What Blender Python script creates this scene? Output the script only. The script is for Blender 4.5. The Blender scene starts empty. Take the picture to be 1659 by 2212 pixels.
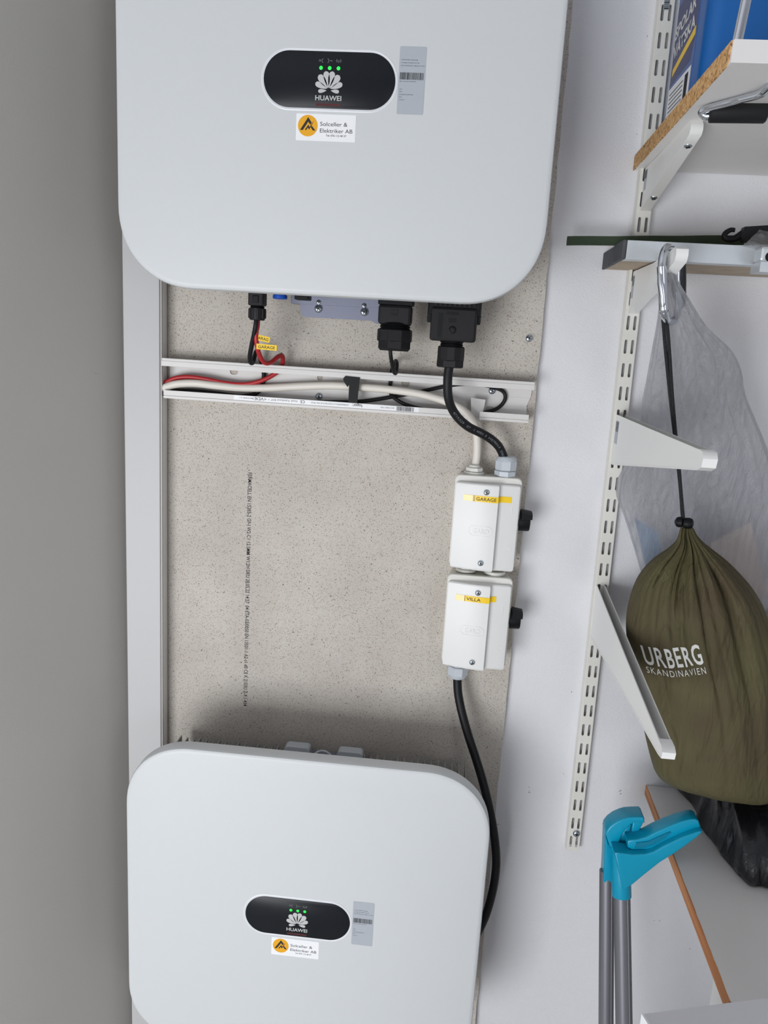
import bpy, bmesh, math, random
from mathutils import Vector, Matrix
from mathutils.bvhtree import BVHTree

# ------------------------------------------------------------------ camera, world, lights
ZO = 1.40                      # the back wall frame used below has z = 0 this far above the floor
IW, IH = 1659.0, 2212.0
CAM = Vector((0.1644, -1.1758, 0.0739))
YAW, PITCH, ROLL, FPX = -0.0758, -0.2122, 0.0576, 1713.59
_f = Vector((math.sin(YAW)*math.cos(PITCH), math.cos(YAW)*math.cos(PITCH), math.sin(PITCH)))
_r0 = Vector((math.cos(YAW), -math.sin(YAW), 0)); _u0 = _r0.cross(_f)
RIGHT = math.cos(ROLL)*_r0 + math.sin(ROLL)*_u0
UP = -math.sin(ROLL)*_r0 + math.cos(ROLL)*_u0
FWD = _f
scene = bpy.context.scene
col = scene.collection
cd = bpy.data.cameras.new('camera'); cam = bpy.data.objects.new('camera', cd); col.objects.link(cam)
cd.sensor_fit = 'VERTICAL'; cd.sensor_height = 24.0; cd.sensor_width = 18.0
cd.lens = 24.0*FPX/IH
cd.clip_start = 0.01
cam.matrix_world = Matrix(((RIGHT.x, UP.x, -FWD.x, CAM.x), (RIGHT.y, UP.y, -FWD.y, CAM.y),
                           (RIGHT.z, UP.z, -FWD.z, CAM.z+ZO), (0, 0, 0, 1)))
scene.camera = cam

world = bpy.data.worlds.new('World'); scene.world = world; world.use_nodes = True
wb = world.node_tree.nodes['Background']; wb.inputs[0].default_value = (0.80, 0.87, 1.0, 1); wb.inputs[1].default_value = 1.0

def area(name, loc, aim, sx, sy, power, colr):
    l = bpy.data.lights.new(name, 'AREA'); l.shape = 'RECTANGLE'; l.size = sx; l.size_y = sy
    l.energy = power; l.color = colr
    o = bpy.data.objects.new(name, l); col.objects.link(o); o.location = loc
    o.rotation_euler = (Vector(aim)-Vector(loc)).to_track_quat('-Z', 'Y').to_euler()
    return o
# daylight through the open garage door in the front wall (behind and left of the camera)
area('doorway_daylight', (-1.00, -2.72, 0.60), (-1.00, 0, 0.58), 1.40, 1.10, 51, (0.965, 0.98, 1.0))
# weak fill light, added at an unseen window to lift the shadows
area('added_fill_light', (1.55, -2.72, 1.30), (1.55, 0, 1.30), 0.90, 0.90, 5, (0.97, 0.98, 1.0))

vs = scene.view_settings
vs.view_transform = 'Standard'; vs.look = 'None'; vs.exposure = 0.0; vs.gamma = 1.0; vs.use_curve_mapping = False

# ------------------------------------------------------------------ helpers
def ray(px, py): return FWD + (px-IW/2)/FPX*RIGHT - (py-IH/2)/FPX*UP
def at(px, py, Y):             # point of the photograph's pixel on the plane that lies Y in front of the back wall
    d = ray(px, py); return CAM + d*((Y-CAM.y)/d.y)
def lin(c):
    c /= 255.0
    return c/12.92 if c <= .04045 else ((c+.055)/1.055)**2.4
def rgb(r, g, b): return (lin(r), lin(g), lin(b), 1)

MATS = {}
def mat(name, color, rough=.5, metal=0.0, bump=0.0, bscale=300, var=0.0, vscale=20, emit=None, es=1.0, spec=.5, coat=0.0, alpha=1.0, sheen=0):
    if name in MATS: return MATS[name]
    m = bpy.data.materials.new(name); m.use_nodes = True
    nt = m.node_tree; b = nt.nodes['Principled BSDF']
    b.inputs['Base Color'].default_value = color; b.inputs['Roughness'].default_value = rough
    b.inputs['Metallic'].default_value = metal; b.inputs['Specular IOR Level'].default_value = spec
    b.inputs['Coat Weight'].default_value = coat
    b.inputs['Sheen Weight'].default_value = sheen
    b.inputs['Alpha'].default_value = alpha
    if emit: b.inputs['Emission Color'].default_value = emit; b.inputs['Emission Strength'].default_value = es
    tc = nt.nodes.new('ShaderNodeTexCoord')
    if var:
        n = nt.nodes.new('ShaderNodeTexNoise'); n.inputs['Scale'].default_value = vscale; n.inputs['Detail'].default_value = 6
        nt.links.new(tc.outputs['Object'], n.inputs['Vector'])
        mr = nt.nodes.new('ShaderNodeMapRange'); mr.inputs['To Min'].default_value = 1-var; mr.inputs['To Max'].default_value = 1+var
        mr.inputs['From Min'].default_value = .3; mr.inputs['From Max'].default_value = .7
        nt.links.new(n.outputs['Fac'], mr.inputs['Value'])
        hs = nt.nodes.new('ShaderNodeHueSaturation'); hs.inputs['Color'].default_value = color
        nt.links.new(mr.outputs[0], hs.inputs['Value']); nt.links.new(hs.outputs[0], b.inputs['Base Color'])
    if bump:
        n = nt.nodes.new('ShaderNodeTexNoise'); n.inputs['Scale'].default_value = bscale; n.inputs['Detail'].default_value = 4
        nt.links.new(tc.outputs['Object'], n.inputs['Vector'])
        bp = nt.nodes.new('ShaderNodeBump'); bp.inputs['Strength'].default_value = bump; bp.inputs['Distance'].default_value = .002
        nt.links.new(n.outputs['Fac'], bp.inputs['Height']); nt.links.new(bp.outputs[0], b.inputs['Normal'])
    MATS[name] = m
    return m

WL = {}                        # object -> its origin in wall coordinates
def reg(o, loc, parent):
    loc = Vector(loc); WL[o.name] = loc; col.objects.link(o)
    if parent is None: o.location = (loc.x, loc.y, loc.z+ZO)
    else: o.parent = parent; o.location = loc - WL[parent.name]
    return o
def tag(o, label=None, cat=None, group=None, kind=None):
    if label: o['label'] = label
    if cat: o['category'] = cat
    if group: o['group'] = group
    if kind: o['kind'] = kind
    return o
def thing(name, loc, label, cat, group=None, kind=None):
    o = bpy.data.objects.new(name, None); o.empty_display_size = .02
    reg(o, loc, None); return tag(o, label, cat, group, kind)
def link(name, bm, m, parent=None, smooth=False, label=None, cat=None, group=None, kind=None, origin=None, angle=35):
    me = bpy.data.meshes.new(name)
    bmesh.ops.recalc_face_normals(bm, faces=bm.faces[:])
    vs_ = bm.verts
    if origin is None:
        mn = Vector((min(v.co.x for v in vs_), min(v.co.y for v in vs_), min(v.co.z for v in vs_)))
        mx = Vector((max(v.co.x for v in vs_), max(v.co.y for v in vs_), max(v.co.z for v in vs_)))
        origin = Vector(((mn.x+mx.x)/2, (mn.y+mx.y)/2, mn.z if parent is None else (mn.z+mx.z)/2))
    bmesh.ops.translate(bm, verts=bm.verts[:], vec=-Vector(origin))
    if smooth:
        for f in bm.faces: f.smooth = True
        a = math.radians(angle)
        for e in bm.edges:
            if len(e.link_faces) == 2 and e.calc_face_angle(0) > a: e.smooth = False
    bm.to_mesh(me); bm.free()
    for mm in (m if isinstance(m, (list, tuple)) else [m]): me.materials.append(mm)
    o = bpy.data.objects.new(name, me)
    reg(o, origin, parent)
    return tag(o, label, cat, group, kind)
def again(o, loc, parent=None):          # one more copy sharing the mesh
    c = o.copy(); c.parent = None
    return reg(c, loc, parent)

def b_box(bm, lo, hi, bev=0, seg=2):
    r = bmesh.ops.create_cube(bm, size=1)
    vs_ = r['verts']; lo = Vector(lo); hi = Vector(hi)
    for v in vs_: v.co = Vector((lo.x+(v.co.x+.5)*(hi.x-lo.x), lo.y+(v.co.y+.5)*(hi.y-lo.y), lo.z+(v.co.z+.5)*(hi.z-lo.z)))
    if bev:
        es = list({e for v in vs_ for e in v.link_edges})
        bmesh.ops.bevel(bm, geom=es, offset=bev, segments=seg, profile=.5, affect='EDGES')
    return bm
def box(lo, hi, bev=0, seg=2): return b_box(bmesh.new(), lo, hi, bev, seg)
def crom(pts, n=8):
    P = [Vector(p) for p in pts]
    if len(P) < 3: return P
    P = [2*P[0]-P[1]] + P + [2*P[-1]-P[-2]]
    out = []
    for i in range(1, len(P)-2):
        a, b, c, d = P[i-1:i+3]
        for k in range(n):
            t = k/n
            out.append(.5*((2*b)+(c-a)*t+(2*a-5*b+4*c-d)*t*t+(3*b-a-3*c+d)*t**3))
    out.append(P[-2]); return out
def b_tube(bm, path, rad, sides=12, closed=False, caps=True):
    n = len(path); rings = []
    up = None
    for i, p in enumerate(path):
        if closed: t = (path[(i+1) % n]-path[i-1])
        else: t = path[min(i+1, n-1)]-path[max(i-1, 0)]
        t.normalize()
        if up is None:
            up = t.orthogonal().normalized()
        up = (up - t*up.dot(t)).normalized(); bi = t.cross(up)
        r = rad[i] if isinstance(rad, (list, tuple)) else rad
        rings.append([bm.verts.new(p+(up*math.cos(2*math.pi*k/sides)+bi*math.sin(2*math.pi*k/sides))*r) for k in range(sides)])
    m = n if closed else n-1
    for i in range(m):
        a, b = rings[i], rings[(i+1) % n]
        sh = 0
        if closed and i == n-1:      # best rotational match on closing
            sh = min(range(sides), key=lambda s: sum((a[k].co-b[(k+s) % sides].co).length for k in range(sides)))
        for k in range(sides):
            bm.faces.new((a[k], a[(k+1) % sides], b[(k+1+sh) % sides], b[(k+sh) % sides]))
    if caps and not closed:
        bm.faces.new(rings[0]); bm.faces.new(rings[-1])
    return bm
def tube(path, rad, sides=12, closed=False): return b_tube(bmesh.new(), path, rad, sides, closed)
def b_lathe(bm, base, axis, prof, sides=24, cap=True):       # prof: (radius, distance along axis)
    axis = Vector(axis).normalized(); a = axis.orthogonal().normalized(); b = axis.cross(a); base = Vector(base)
    rings = []
    for r, h in prof:
        rings.append([bm.verts.new(base+axis*h+(a*math.cos(2*math.pi*k/sides)+b*math.sin(2*math.pi*k/sides))*max(r, 1e-5)) for k in range(sides)])
    for i in range(len(rings)-1):
        for k in range(sides):
            bm.faces.new((rings[i][k], rings[i][(k+1) % sides], rings[i+1][(k+1) % sides], rings[i+1][k]))
    if cap: bm.faces.new(rings[0]); bm.faces.new(rings[-1])
    return bm
def lathe(base, axis, prof, sides=24, cap=True): return b_lathe(bmesh.new(), base, axis, prof, sides, cap)
def b_loft(bm, loops, cap0=True, cap1=True):
    R = [[bm.verts.new(Vector(p)) for p in L] for L in loops]
    n = len(R[0])
    for i in range(len(R)-1):
        for k in range(n): bm.faces.new((R[i][k], R[i][(k+1) % n], R[i+1][(k+1) % n], R[i+1][k]))
    if cap0: bm.faces.new(R[0])
    if cap1: bm.faces.new(R[-1])
    return bm
def loft(loops, **k): return b_loft(bmesh.new(), loops, **k)
def rrect(hw, hh, R, n=10, e=2.0):       # rounded rectangle outline (x, z), counter-clockwise
    out = []
    for q in range(4):
        sx, sz = ((1, 1), (-1, 1), (-1, -1), (1, -1))[q]
        for k in range(n+1):
            a = math.pi/2*k/n
            c, s = math.cos(a)**(2/e) if k < n else 0, math.sin(a)**(2/e)
            if q % 2: c, s = (math.sin(a)**(2/e), math.cos(a)**(2/e) if k < n else 0)
            out.append((sx*(hw-R+R*c), sz*(hh-R+R*s)))
    return out
def plate(outline, cx, cz, y0, y1):      # flat shape parallel to the back wall, from y0 to y1
    return loft([[(cx+x, y0, cz+z) for x, z in outline], [(cx+x, y1, cz+z) for x, z in outline]])
def b_plate(bm, outline, cx, cz, y0, y1):
    return b_loft(bm, [[(cx+x, y0, cz+z) for x, z in outline], [(cx+x, y1, cz+z) for x, z in outline]])
def holed(outer, holes, y, thick, bm=None):   # plate with holes (x, z outlines), front at y, going back by thick
    bm = bm or bmesh.new(); front = []
    def ring(o):
        vs_ = [bm.verts.new((x, y, z)) for x, z in o]
        return [bm.edges.new((vs_[i], vs_[(i+1) % len(vs_)])) for i in range(len(vs_))], vs_
    es = []; loops = []
    for o in [outer]+holes:
        e, v = ring(o); es += e; loops.append(v)
    bmesh.ops.triangle_fill(bm, use_beauty=True, edges=es)
    for v in loops:
        bk = [bm.verts.new((p.co.x, p.co.y+thick, p.co.z)) for p in v]
        for i in range(len(v)):
            j = (i+1) % len(v); bm.faces.new((v[i], v[j], bk[j], bk[i]))
    return bm
def circ(r, n=20, sx=1, sz=1): return [(r*sx*math.cos(2*math.pi*k/n), r*sz*math.sin(2*math.pi*k/n)) for k in range(n)]
def capsule(hw, hh, n=12):
    out = []
    for k in range(n+1):
        a = -math.pi/2+math.pi*k/n; out.append((hw-hh+hh*math.cos(a), hh*math.sin(a)))
    for k in range(n+1):
        a = math.pi/2+math.pi*k/n; out.append((-hw+hh+hh*math.cos(a), hh*math.sin(a)))
    return out

FACE = Matrix(((1, 0, 0), (0, 0, -1), (0, 1, 0)))          # text plane facing the room
def text_bm(s, height, width=None, bold=0.0, extr=0.0, spacing=1.0):
    """lettering as a mesh in the x-y plane, left end at x = 0, baseline y = 0, capital height = height"""
    c = bpy.data.curves.new('lettering_curve', 'FONT'); c.body = s; c.size = 1; c.offset = bold; c.extrude = 0; c.resolution_u = 3
    c.space_character = spacing
    o = bpy.data.objects.new('lettering_curve', c); col.objects.link(o)
    dg = bpy.context.evaluated_depsgraph_get(); me = bpy.data.meshes.new_from_object(o.evaluated_get(dg))
    bpy.data.objects.remove(o); bpy.data.curves.remove(c)
    bm = bmesh.new(); bm.from_mesh(me); bpy.data.meshes.remove(me)
    x0 = min(v.co.x for v in bm.verts); x1 = max(v.co.x for v in bm.verts)
    k = height/0.729; kx = k if width is None else width/(x1-x0)
    for v in bm.verts: v.co = Vector(((v.co.x-x0)*kx, v.co.y*k, 0))
    if extr:
        r = bmesh.ops.extrude_face_region(bm, geom=bm.faces[:])
        for e in r['geom']:
            if isinstance(e, bmesh.types.BMVert): e.co.z += extr
    return bm
def text(s, pos, height, m, parent, width=None, bold=0.0, extr=0.0, rot=0.0, frame=FACE, center=False, name='lettering', spacing=1.0):
    bm = text_bm(s, height, width, bold, extr, spacing)
    if center:
        w = max(v.co.x for v in bm.verts)
        for v in bm.verts: v.co.x -= w/2
    R = Matrix.Rotation(rot, 3, 'Z'); pos = Vector(pos)
    for v in bm.verts: v.co = pos + frame @ (R @ v.co)
    return link(name, bm, m, parent)

# ------------------------------------------------------------------ materials
def wall_material(name, color, scuff=.5, bump=.35):
    m = mat(name, color, .55, bump=bump, bscale=420)
    nt = m.node_tree; b = nt.nodes['Principled BSDF']; tc = [n for n in nt.nodes if n.type == 'TEX_COORD'][0]
    # coarse roller texture + a few dark nicks and smudges
    n1 = nt.nodes.new('ShaderNodeTexNoise'); n1.inputs['Scale'].default_value = 4; n1.inputs['Detail'].default_value = 8
    nt.links.new(tc.outputs['Object'], n1.inputs['Vector'])
    vo = nt.nodes.new('ShaderNodeTexVoronoi'); vo.inputs['Scale'].default_value = 22
    wp = nt.nodes.new('ShaderNodeTexNoise'); wp.inputs['Scale'].default_value = 90
    ad = nt.nodes.new('ShaderNodeVectorMath'); ad.operation = 'MULTIPLY_ADD'; ad.inputs[1].default_value = (.03, .03, .03)
    nt.links.new(tc.outputs['Object'], wp.inputs['Vector'])
    nt.links.new(wp.outputs['Color'], ad.inputs[0]); nt.links.new(tc.outputs['Object'], ad.inputs[2]); nt.links.new(ad.outputs[0], vo.inputs['Vector'])
    lt = nt.nodes.new('ShaderNodeMath'); lt.operation = 'LESS_THAN'; lt.inputs[1].default_value = .036
    nt.links.new(vo.outputs['Distance'], lt.inputs[0])
    sel = nt.nodes.new('ShaderNodeMath'); sel.operation = 'GREATER_THAN'; sel.inputs[1].default_value = .74
    sx = nt.nodes.new('ShaderNodeSeparateColor'); nt.links.new(vo.outputs['Color'], sx.inputs[0]); nt.links.new(sx.outputs[0], sel.inputs[0])
    mu = nt.nodes.new('ShaderNodeMath'); mu.operation = 'MULTIPLY'; nt.links.new(lt.outputs[0], mu.inputs[0]); nt.links.new(sel.outputs[0], mu.inputs[1])
    m2 = nt.nodes.new('ShaderNodeMath'); m2.operation = 'MULTIPLY'; m2.inputs[1].default_value = scuff; nt.links.new(mu.outputs[0], m2.inputs[0])
    mr = nt.nodes.new('ShaderNodeMapRange'); mr.inputs['To Min'].default_value = .955; mr.inputs['To Max'].default_value = 1.03
    nt.links.new(n1.outputs['Fac'], mr.inputs['Value'])
    hs = nt.nodes.new('ShaderNodeHueSaturation'); hs.inputs['Color'].default_value = color; nt.links.new(mr.outputs[0], hs.inputs['Value'])
    mx = nt.nodes.new('ShaderNodeMixRGB'); mx.inputs[2].default_value = rgb(70, 68, 66)
    nt.links.new(m2.outputs[0], mx.inputs[0]); nt.links.new(hs.outputs[0], mx.inputs[1]); nt.links.new(mx.outputs[0], b.inputs['Base Color'])
    return m
M_wall = wall_material('wall_paint', rgb(229, 229, 232), .55)
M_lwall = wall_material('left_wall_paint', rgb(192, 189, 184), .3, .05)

def board_material():
    m = bpy.data.materials.new('fibre_gypsum'); m.use_nodes = True; MATS['fibre_gypsum'] = m
    nt = m.node_tree; b = nt.nodes['Principled BSDF']; b.inputs['Roughness'].default_value = .8; b.inputs['Specular IOR Level'].default_value = .25
    tc = nt.nodes.new('ShaderNodeTexCoord')
    n1 = nt.nodes.new('ShaderNodeTexNoise'); n1.inputs['Scale'].default_value = 9; n1.inputs['Detail'].default_value = 8
    nt.links.new(tc.outputs['Object'], n1.inputs['Vector'])
    cr = nt.nodes.new('ShaderNodeValToRGB'); cr.color_ramp.elements[0].position = .3; cr.color_ramp.elements[1].position = .7
    cr.color_ramp.elements[0].color = rgb(192, 185, 176); cr.color_ramp.elements[1].color = rgb(206, 200, 191)
    nt.links.new(n1.outputs['Fac'], cr.inputs[0]); last = cr.outputs[0]
    specs = [(.5, 1.9, (270, 1, 640), .48, .19, (104, 94, 84)), (-.7, 1.7, (600, 1, 250), .50, .19, (126, 104, 80)),
             (1.3, 1.5, (360, 1, 420), .66, .20, (88, 82, 76)), (.1, 4.2, (620, 1, 800), .42, .25, (158, 138, 116)), (2.2, .9, (110, 1, 190), .92, .11, (64, 58, 54)), (-1.1, 3.1, (300, 1, 760), .55, .17, (110, 101, 92))]
    for ang, sc, s3, thr, rad, cc in specs:
        mp = nt.nodes.new('ShaderNodeMapping'); mp.inputs['Rotation'].default_value = (0, ang, 0)
        mp.inputs['Scale'].default_value = (s3[0], 0.0, s3[2]); mp.inputs['Location'].default_value = (sc, 0, sc*.37)
        wn = nt.nodes.new('ShaderNodeTexNoise'); wn.inputs['Scale'].default_value = 160; wn.inputs['Detail'].default_value = 2
        nt.links.new(tc.outputs['Object'], wn.inputs['Vector'])
        va = nt.nodes.new('ShaderNodeVectorMath'); va.operation = 'MULTIPLY_ADD'; va.inputs[1].default_value = (.006, 0, .006)
        nt.links.new(wn.outputs['Color'], va.inputs[0]); nt.links.new(tc.outputs['Object'], va.inputs[2])
        nt.links.new(va.outputs[0], mp.inputs['Vector'])
        vo = nt.nodes.new('ShaderNodeTexVoronoi'); vo.inputs['Scale'].default_value = 1.0; nt.links.new(mp.outputs[0], vo.inputs['Vector'])
        a = nt.nodes.new('ShaderNodeMath'); a.operation = 'LESS_THAN'; a.inputs[1].default_value = rad; nt.links.new(vo.outputs['Distance'], a.inputs[0])
        sp = nt.nodes.new('ShaderNodeSeparateColor'); nt.links.new(vo.outputs['Color'], sp.inputs[0])
        g = nt.nodes.new('ShaderNodeMath'); g.operation = 'GREATER_THAN'; g.inputs[1].default_value = thr; nt.links.new(sp.outputs[0], g.inputs[0])
        mm = nt.nodes.new('ShaderNodeMath'); mm.operation = 'MULTIPLY'; nt.links.new(a.outputs[0], mm.inputs[0]); nt.links.new(g.outputs[0], mm.inputs[1])
        m8 = nt.nodes.new('ShaderNodeMath'); m8.operation = 'MULTIPLY'; m8.inputs[1].default_value = .95; nt.links.new(mm.outputs[0], m8.inputs[0])
        mx = nt.nodes.new('ShaderNodeMixRGB'); mx.inputs[2].default_value = rgb(*cc)
        nt.links.new(m8.outputs[0], mx.inputs[0]); nt.links.new(last, mx.inputs[1]); last = mx.outputs[0]
    nt.links.new(last, b.inputs['Base Color'])
    return m
M_board = board_material()
M_inv = mat('inverter_white', rgb(209, 212, 213), .42, bump=.05, bscale=900)
M_invside = mat('inverter_edge', rgb(210, 212, 213), .45)
M_rim = mat('bezel_white', rgb(226, 228, 231), .35)
M_glossblack = mat('display_black', rgb(26, 29, 34), .30, spec=.22)
M_logo = mat('logo_silver', rgb(196, 197, 196), .5)
M_icon = mat('icon_grey', rgb(120, 124, 128), .5)
M_led = mat('led_green', rgb(20, 230, 60), .4, emit=(0.02, 1.0, 0.08, 1), es=1.1)
M_red = mat('red_strip', rgb(84, 36, 38), .4)
M_alu = mat('heat_sink_grey', rgb(158, 160, 164), .5, metal=.3)
M_mount = mat('mount_grey', rgb(136, 140, 158), .5, metal=.25)
M_label = mat('label_grey', rgb(176, 182, 189), .45)
M_ink = mat('print_black', rgb(38, 38, 42), .7)
M_inkg = mat('print_grey', rgb(92, 94, 98), .7)
M_stick = mat('sticker_white', rgb(244, 245, 246), .4)
M_amber = mat('emblem_amber', rgb(236, 170, 24), .5)
M_yellow = mat('tape_yellow', rgb(250, 208, 8), .4)
M_yellowpale = mat('tape_pale', rgb(248, 226, 150), .3)
M_pvc = mat('trunking_pvc', rgb(222, 219, 216), .4)
M_pvcs = mat('trunking_cover_pvc', rgb(190, 190, 190), .45)
M_white = mat('switch_white', rgb(229, 229, 227), .38)
M_whitebase = mat('switch_base_white', rgb(226, 225, 218), .42)
M_gland = mat('gland_grey', rgb(196, 202, 208), .42)
M_black = mat('plastic_black', rgb(13, 14, 17), .5, spec=.25)
M_blackgland = mat('connector_black', rgb(26, 25, 28), .55, spec=.3)
M_cable = mat('cable_black', rgb(15, 16, 19), .5, spec=.35)
M_wcable = mat('cable_white', rgb(232, 226, 216), .45)
M_rcable = mat('cable_red', rgb(178, 36, 42), .42)
M_screw = mat('screw_zinc', rgb(196, 204, 210), .25, metal=1.0)
M_screwd = mat('screw_recess', rgb(60, 66, 72), .5, metal=.6)
M_blue = mat('blue_seal', rgb(26, 84, 190), .4)
M_rail = mat('rail_enamel', rgb(230, 228, 220), .4, var=.02, vscale=30)
M_bracket = mat('bracket_enamel', rgb(240, 240, 237), .35, bump=.04, bscale=200)
M_melamine = mat('melamine_white', rgb(232, 230, 228), .4, var=.02, vscale=15)
M_chrome = mat('chrome', rgb(210, 214, 220), .14, metal=1.0)
M_rubber = mat('foam_black', rgb(12, 13, 15), .6)
M_steelp = mat('aluminium_profile', rgb(205, 210, 214), .4, metal=.35, var=.04, vscale=40)
M_wood_raw = mat('raw_wood', rgb(176, 160, 140), .8, var=.12, vscale=35)
M_endcap = mat('end_cap_grey', rgb(74, 76, 80), .7, var=.25, vscale=60)
M_strap = mat('strap_green', rgb(44, 58, 38), .75, bump=.3, bscale=900)
M_cord = mat('cord_black', rgb(20, 21, 23), .7, bump=.6, bscale=700)
M_teal = mat('teal_plastic', rgb(0, 150, 184), .3)
M_pole = mat('pole_grey', rgb(118, 118, 124), .42, metal=.35, spec=.5)
M_print = mat('sack_print_white', rgb(226, 226, 222), .7)
M_blueca = mat('canister_blue', rgb(10, 92, 164), .35)
M_bluelab = mat('canister_label_blue', rgb(70, 100, 160), .4, var=.2, vscale=14)
M_blackbag = None

def chipboard():
    m = mat('chipboard', rgb(206, 160, 104), .8, bump=.3, bscale=500)
    nt = m.node_tree; b = nt.nodes['Principled BSDF']; tc = [n for n in nt.nodes if n.type == 'TEX_COORD'][0]
    vo = nt.nodes.new('ShaderNodeTexVoronoi'); vo.inputs['Scale'].default_value = 330
    nt.links.new(tc.outputs['Object'], vo.inputs['Vector'])
    cr = nt.nodes.new('ShaderNodeValToRGB'); e = cr.color_ramp.elements
    e[0].position = 0; e[0].color = rgb(146, 98, 52); e[1].position = 1; e[1].color = rgb(226, 190, 140)
    x = e.new(.28); x.color = rgb(196, 148, 92); x = e.new(.7); x.color = rgb(212, 168, 112)
    sp = nt.nodes.new('ShaderNodeSeparateColor'); nt.links.new(vo.outputs['Color'], sp.inputs[0])
    nt.links.new(sp.outputs[0], cr.inputs[0]); nt.links.new(cr.outputs[0], b.inputs['Base Color']); return m
M_chip = chipboard()
def woodedge():
    m = mat('wood_edge', rgb(178, 112, 62), .6, bump=.15, bscale=300)
    nt = m.node_tree; b = nt.nodes['Principled BSDF']; tc = [n for n in nt.nodes if n.type == 'TEX_COORD'][0]
    mp = nt.nodes.new('ShaderNodeMapping'); mp.inputs['Scale'].default_value = (60, 6, 200)
    n = nt.nodes.new('ShaderNodeTexNoise'); n.inputs['Scale'].default_value = 1; n.inputs['Detail'].default_value = 5
    nt.links.new(tc.outputs['Object'], mp.inputs[0]); nt.links.new(mp.outputs[0], n.inputs['Vector'])
    cr = nt.nodes.new('ShaderNodeValToRGB'); cr.color_ramp.elements[0].position = .3; cr.color_ramp.elements[1].position = .7
    cr.color_ramp.elements[0].color = rgb(172, 104, 56); cr.color_ramp.elements[1].color = rgb(210, 146, 92)
    nt.links.new(n.outputs['Fac'], cr.inputs[0]); nt.links.new(cr.outputs[0], b.inputs['Base Color']); return m
M_woodedge = woodedge()
def fabric():
    m = mat('sack_nylon', rgb(84, 84, 48), .68, spec=.2)
    nt = m.node_tree; b = nt.nodes['Principled BSDF']; tc = [n for n in nt.nodes if n.type == 'TEX_COORD'][0]
    n1 = nt.nodes.new('ShaderNodeTexNoise'); n1.inputs['Scale'].default_value = 11; n1.inputs['Detail'].default_value = 4
    nt.links.new(tc.outputs['Object'], n1.inputs['Vector'])
    cr = nt.nodes.new('ShaderNodeValToRGB'); cr.color_ramp.elements[0].position = .35; cr.color_ramp.elements[1].position = .68
    cr.color_ramp.elements[0].color = rgb(82, 73, 54); cr.color_ramp.elements[1].color = rgb(92, 88, 60)
    nt.links.new(n1.outputs['Fac'], cr.inputs[0]); nt.links.new(cr.outputs[0], b.inputs['Base Color'])
    mp = nt.nodes.new('ShaderNodeMapping'); mp.inputs['Scale'].default_value = (260, 260, 26)
    n2 = nt.nodes.new('ShaderNodeTexNoise'); n2.inputs['Scale'].default_value = 1; n2.inputs['Detail'].default_value = 5
    nt.links.new(tc.outputs['Object'], mp.inputs[0]); nt.links.new(mp.outputs[0], n2.inputs['Vector'])
    bp = nt.nodes.new('ShaderNodeBump'); bp.inputs['Strength'].default_value = .4; bp.inputs['Distance'].default_value = .003
    nt.links.new(n2.outputs['Fac'], bp.inputs['Height'])
    mp3 = nt.nodes.new('ShaderNodeMapping'); mp3.inputs['Scale'].default_value = (34, 34, 9)
    n3 = nt.nodes.new('ShaderNodeTexNoise'); n3.inputs['Scale'].default_value = 1; n3.inputs['Detail'].default_value = 3; n3.inputs['Distortion'].default_value = .8
    nt.links.new(tc.outputs['Object'], mp3.inputs[0]); nt.links.new(mp3.outputs[0], n3.inputs['Vector'])
    bq = nt.nodes.new('ShaderNodeBump'); bq.inputs['Strength'].default_value = .7; bq.inputs['Distance'].default_value = .012
    nt.links.new(n3.outputs['Fac'], bq.inputs['Height']); nt.links.new(bp.outputs[0], bq.inputs['Normal']); nt.links.new(bq.outputs[0], b.inputs['Normal']); return m
M_sack = fabric()
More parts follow.
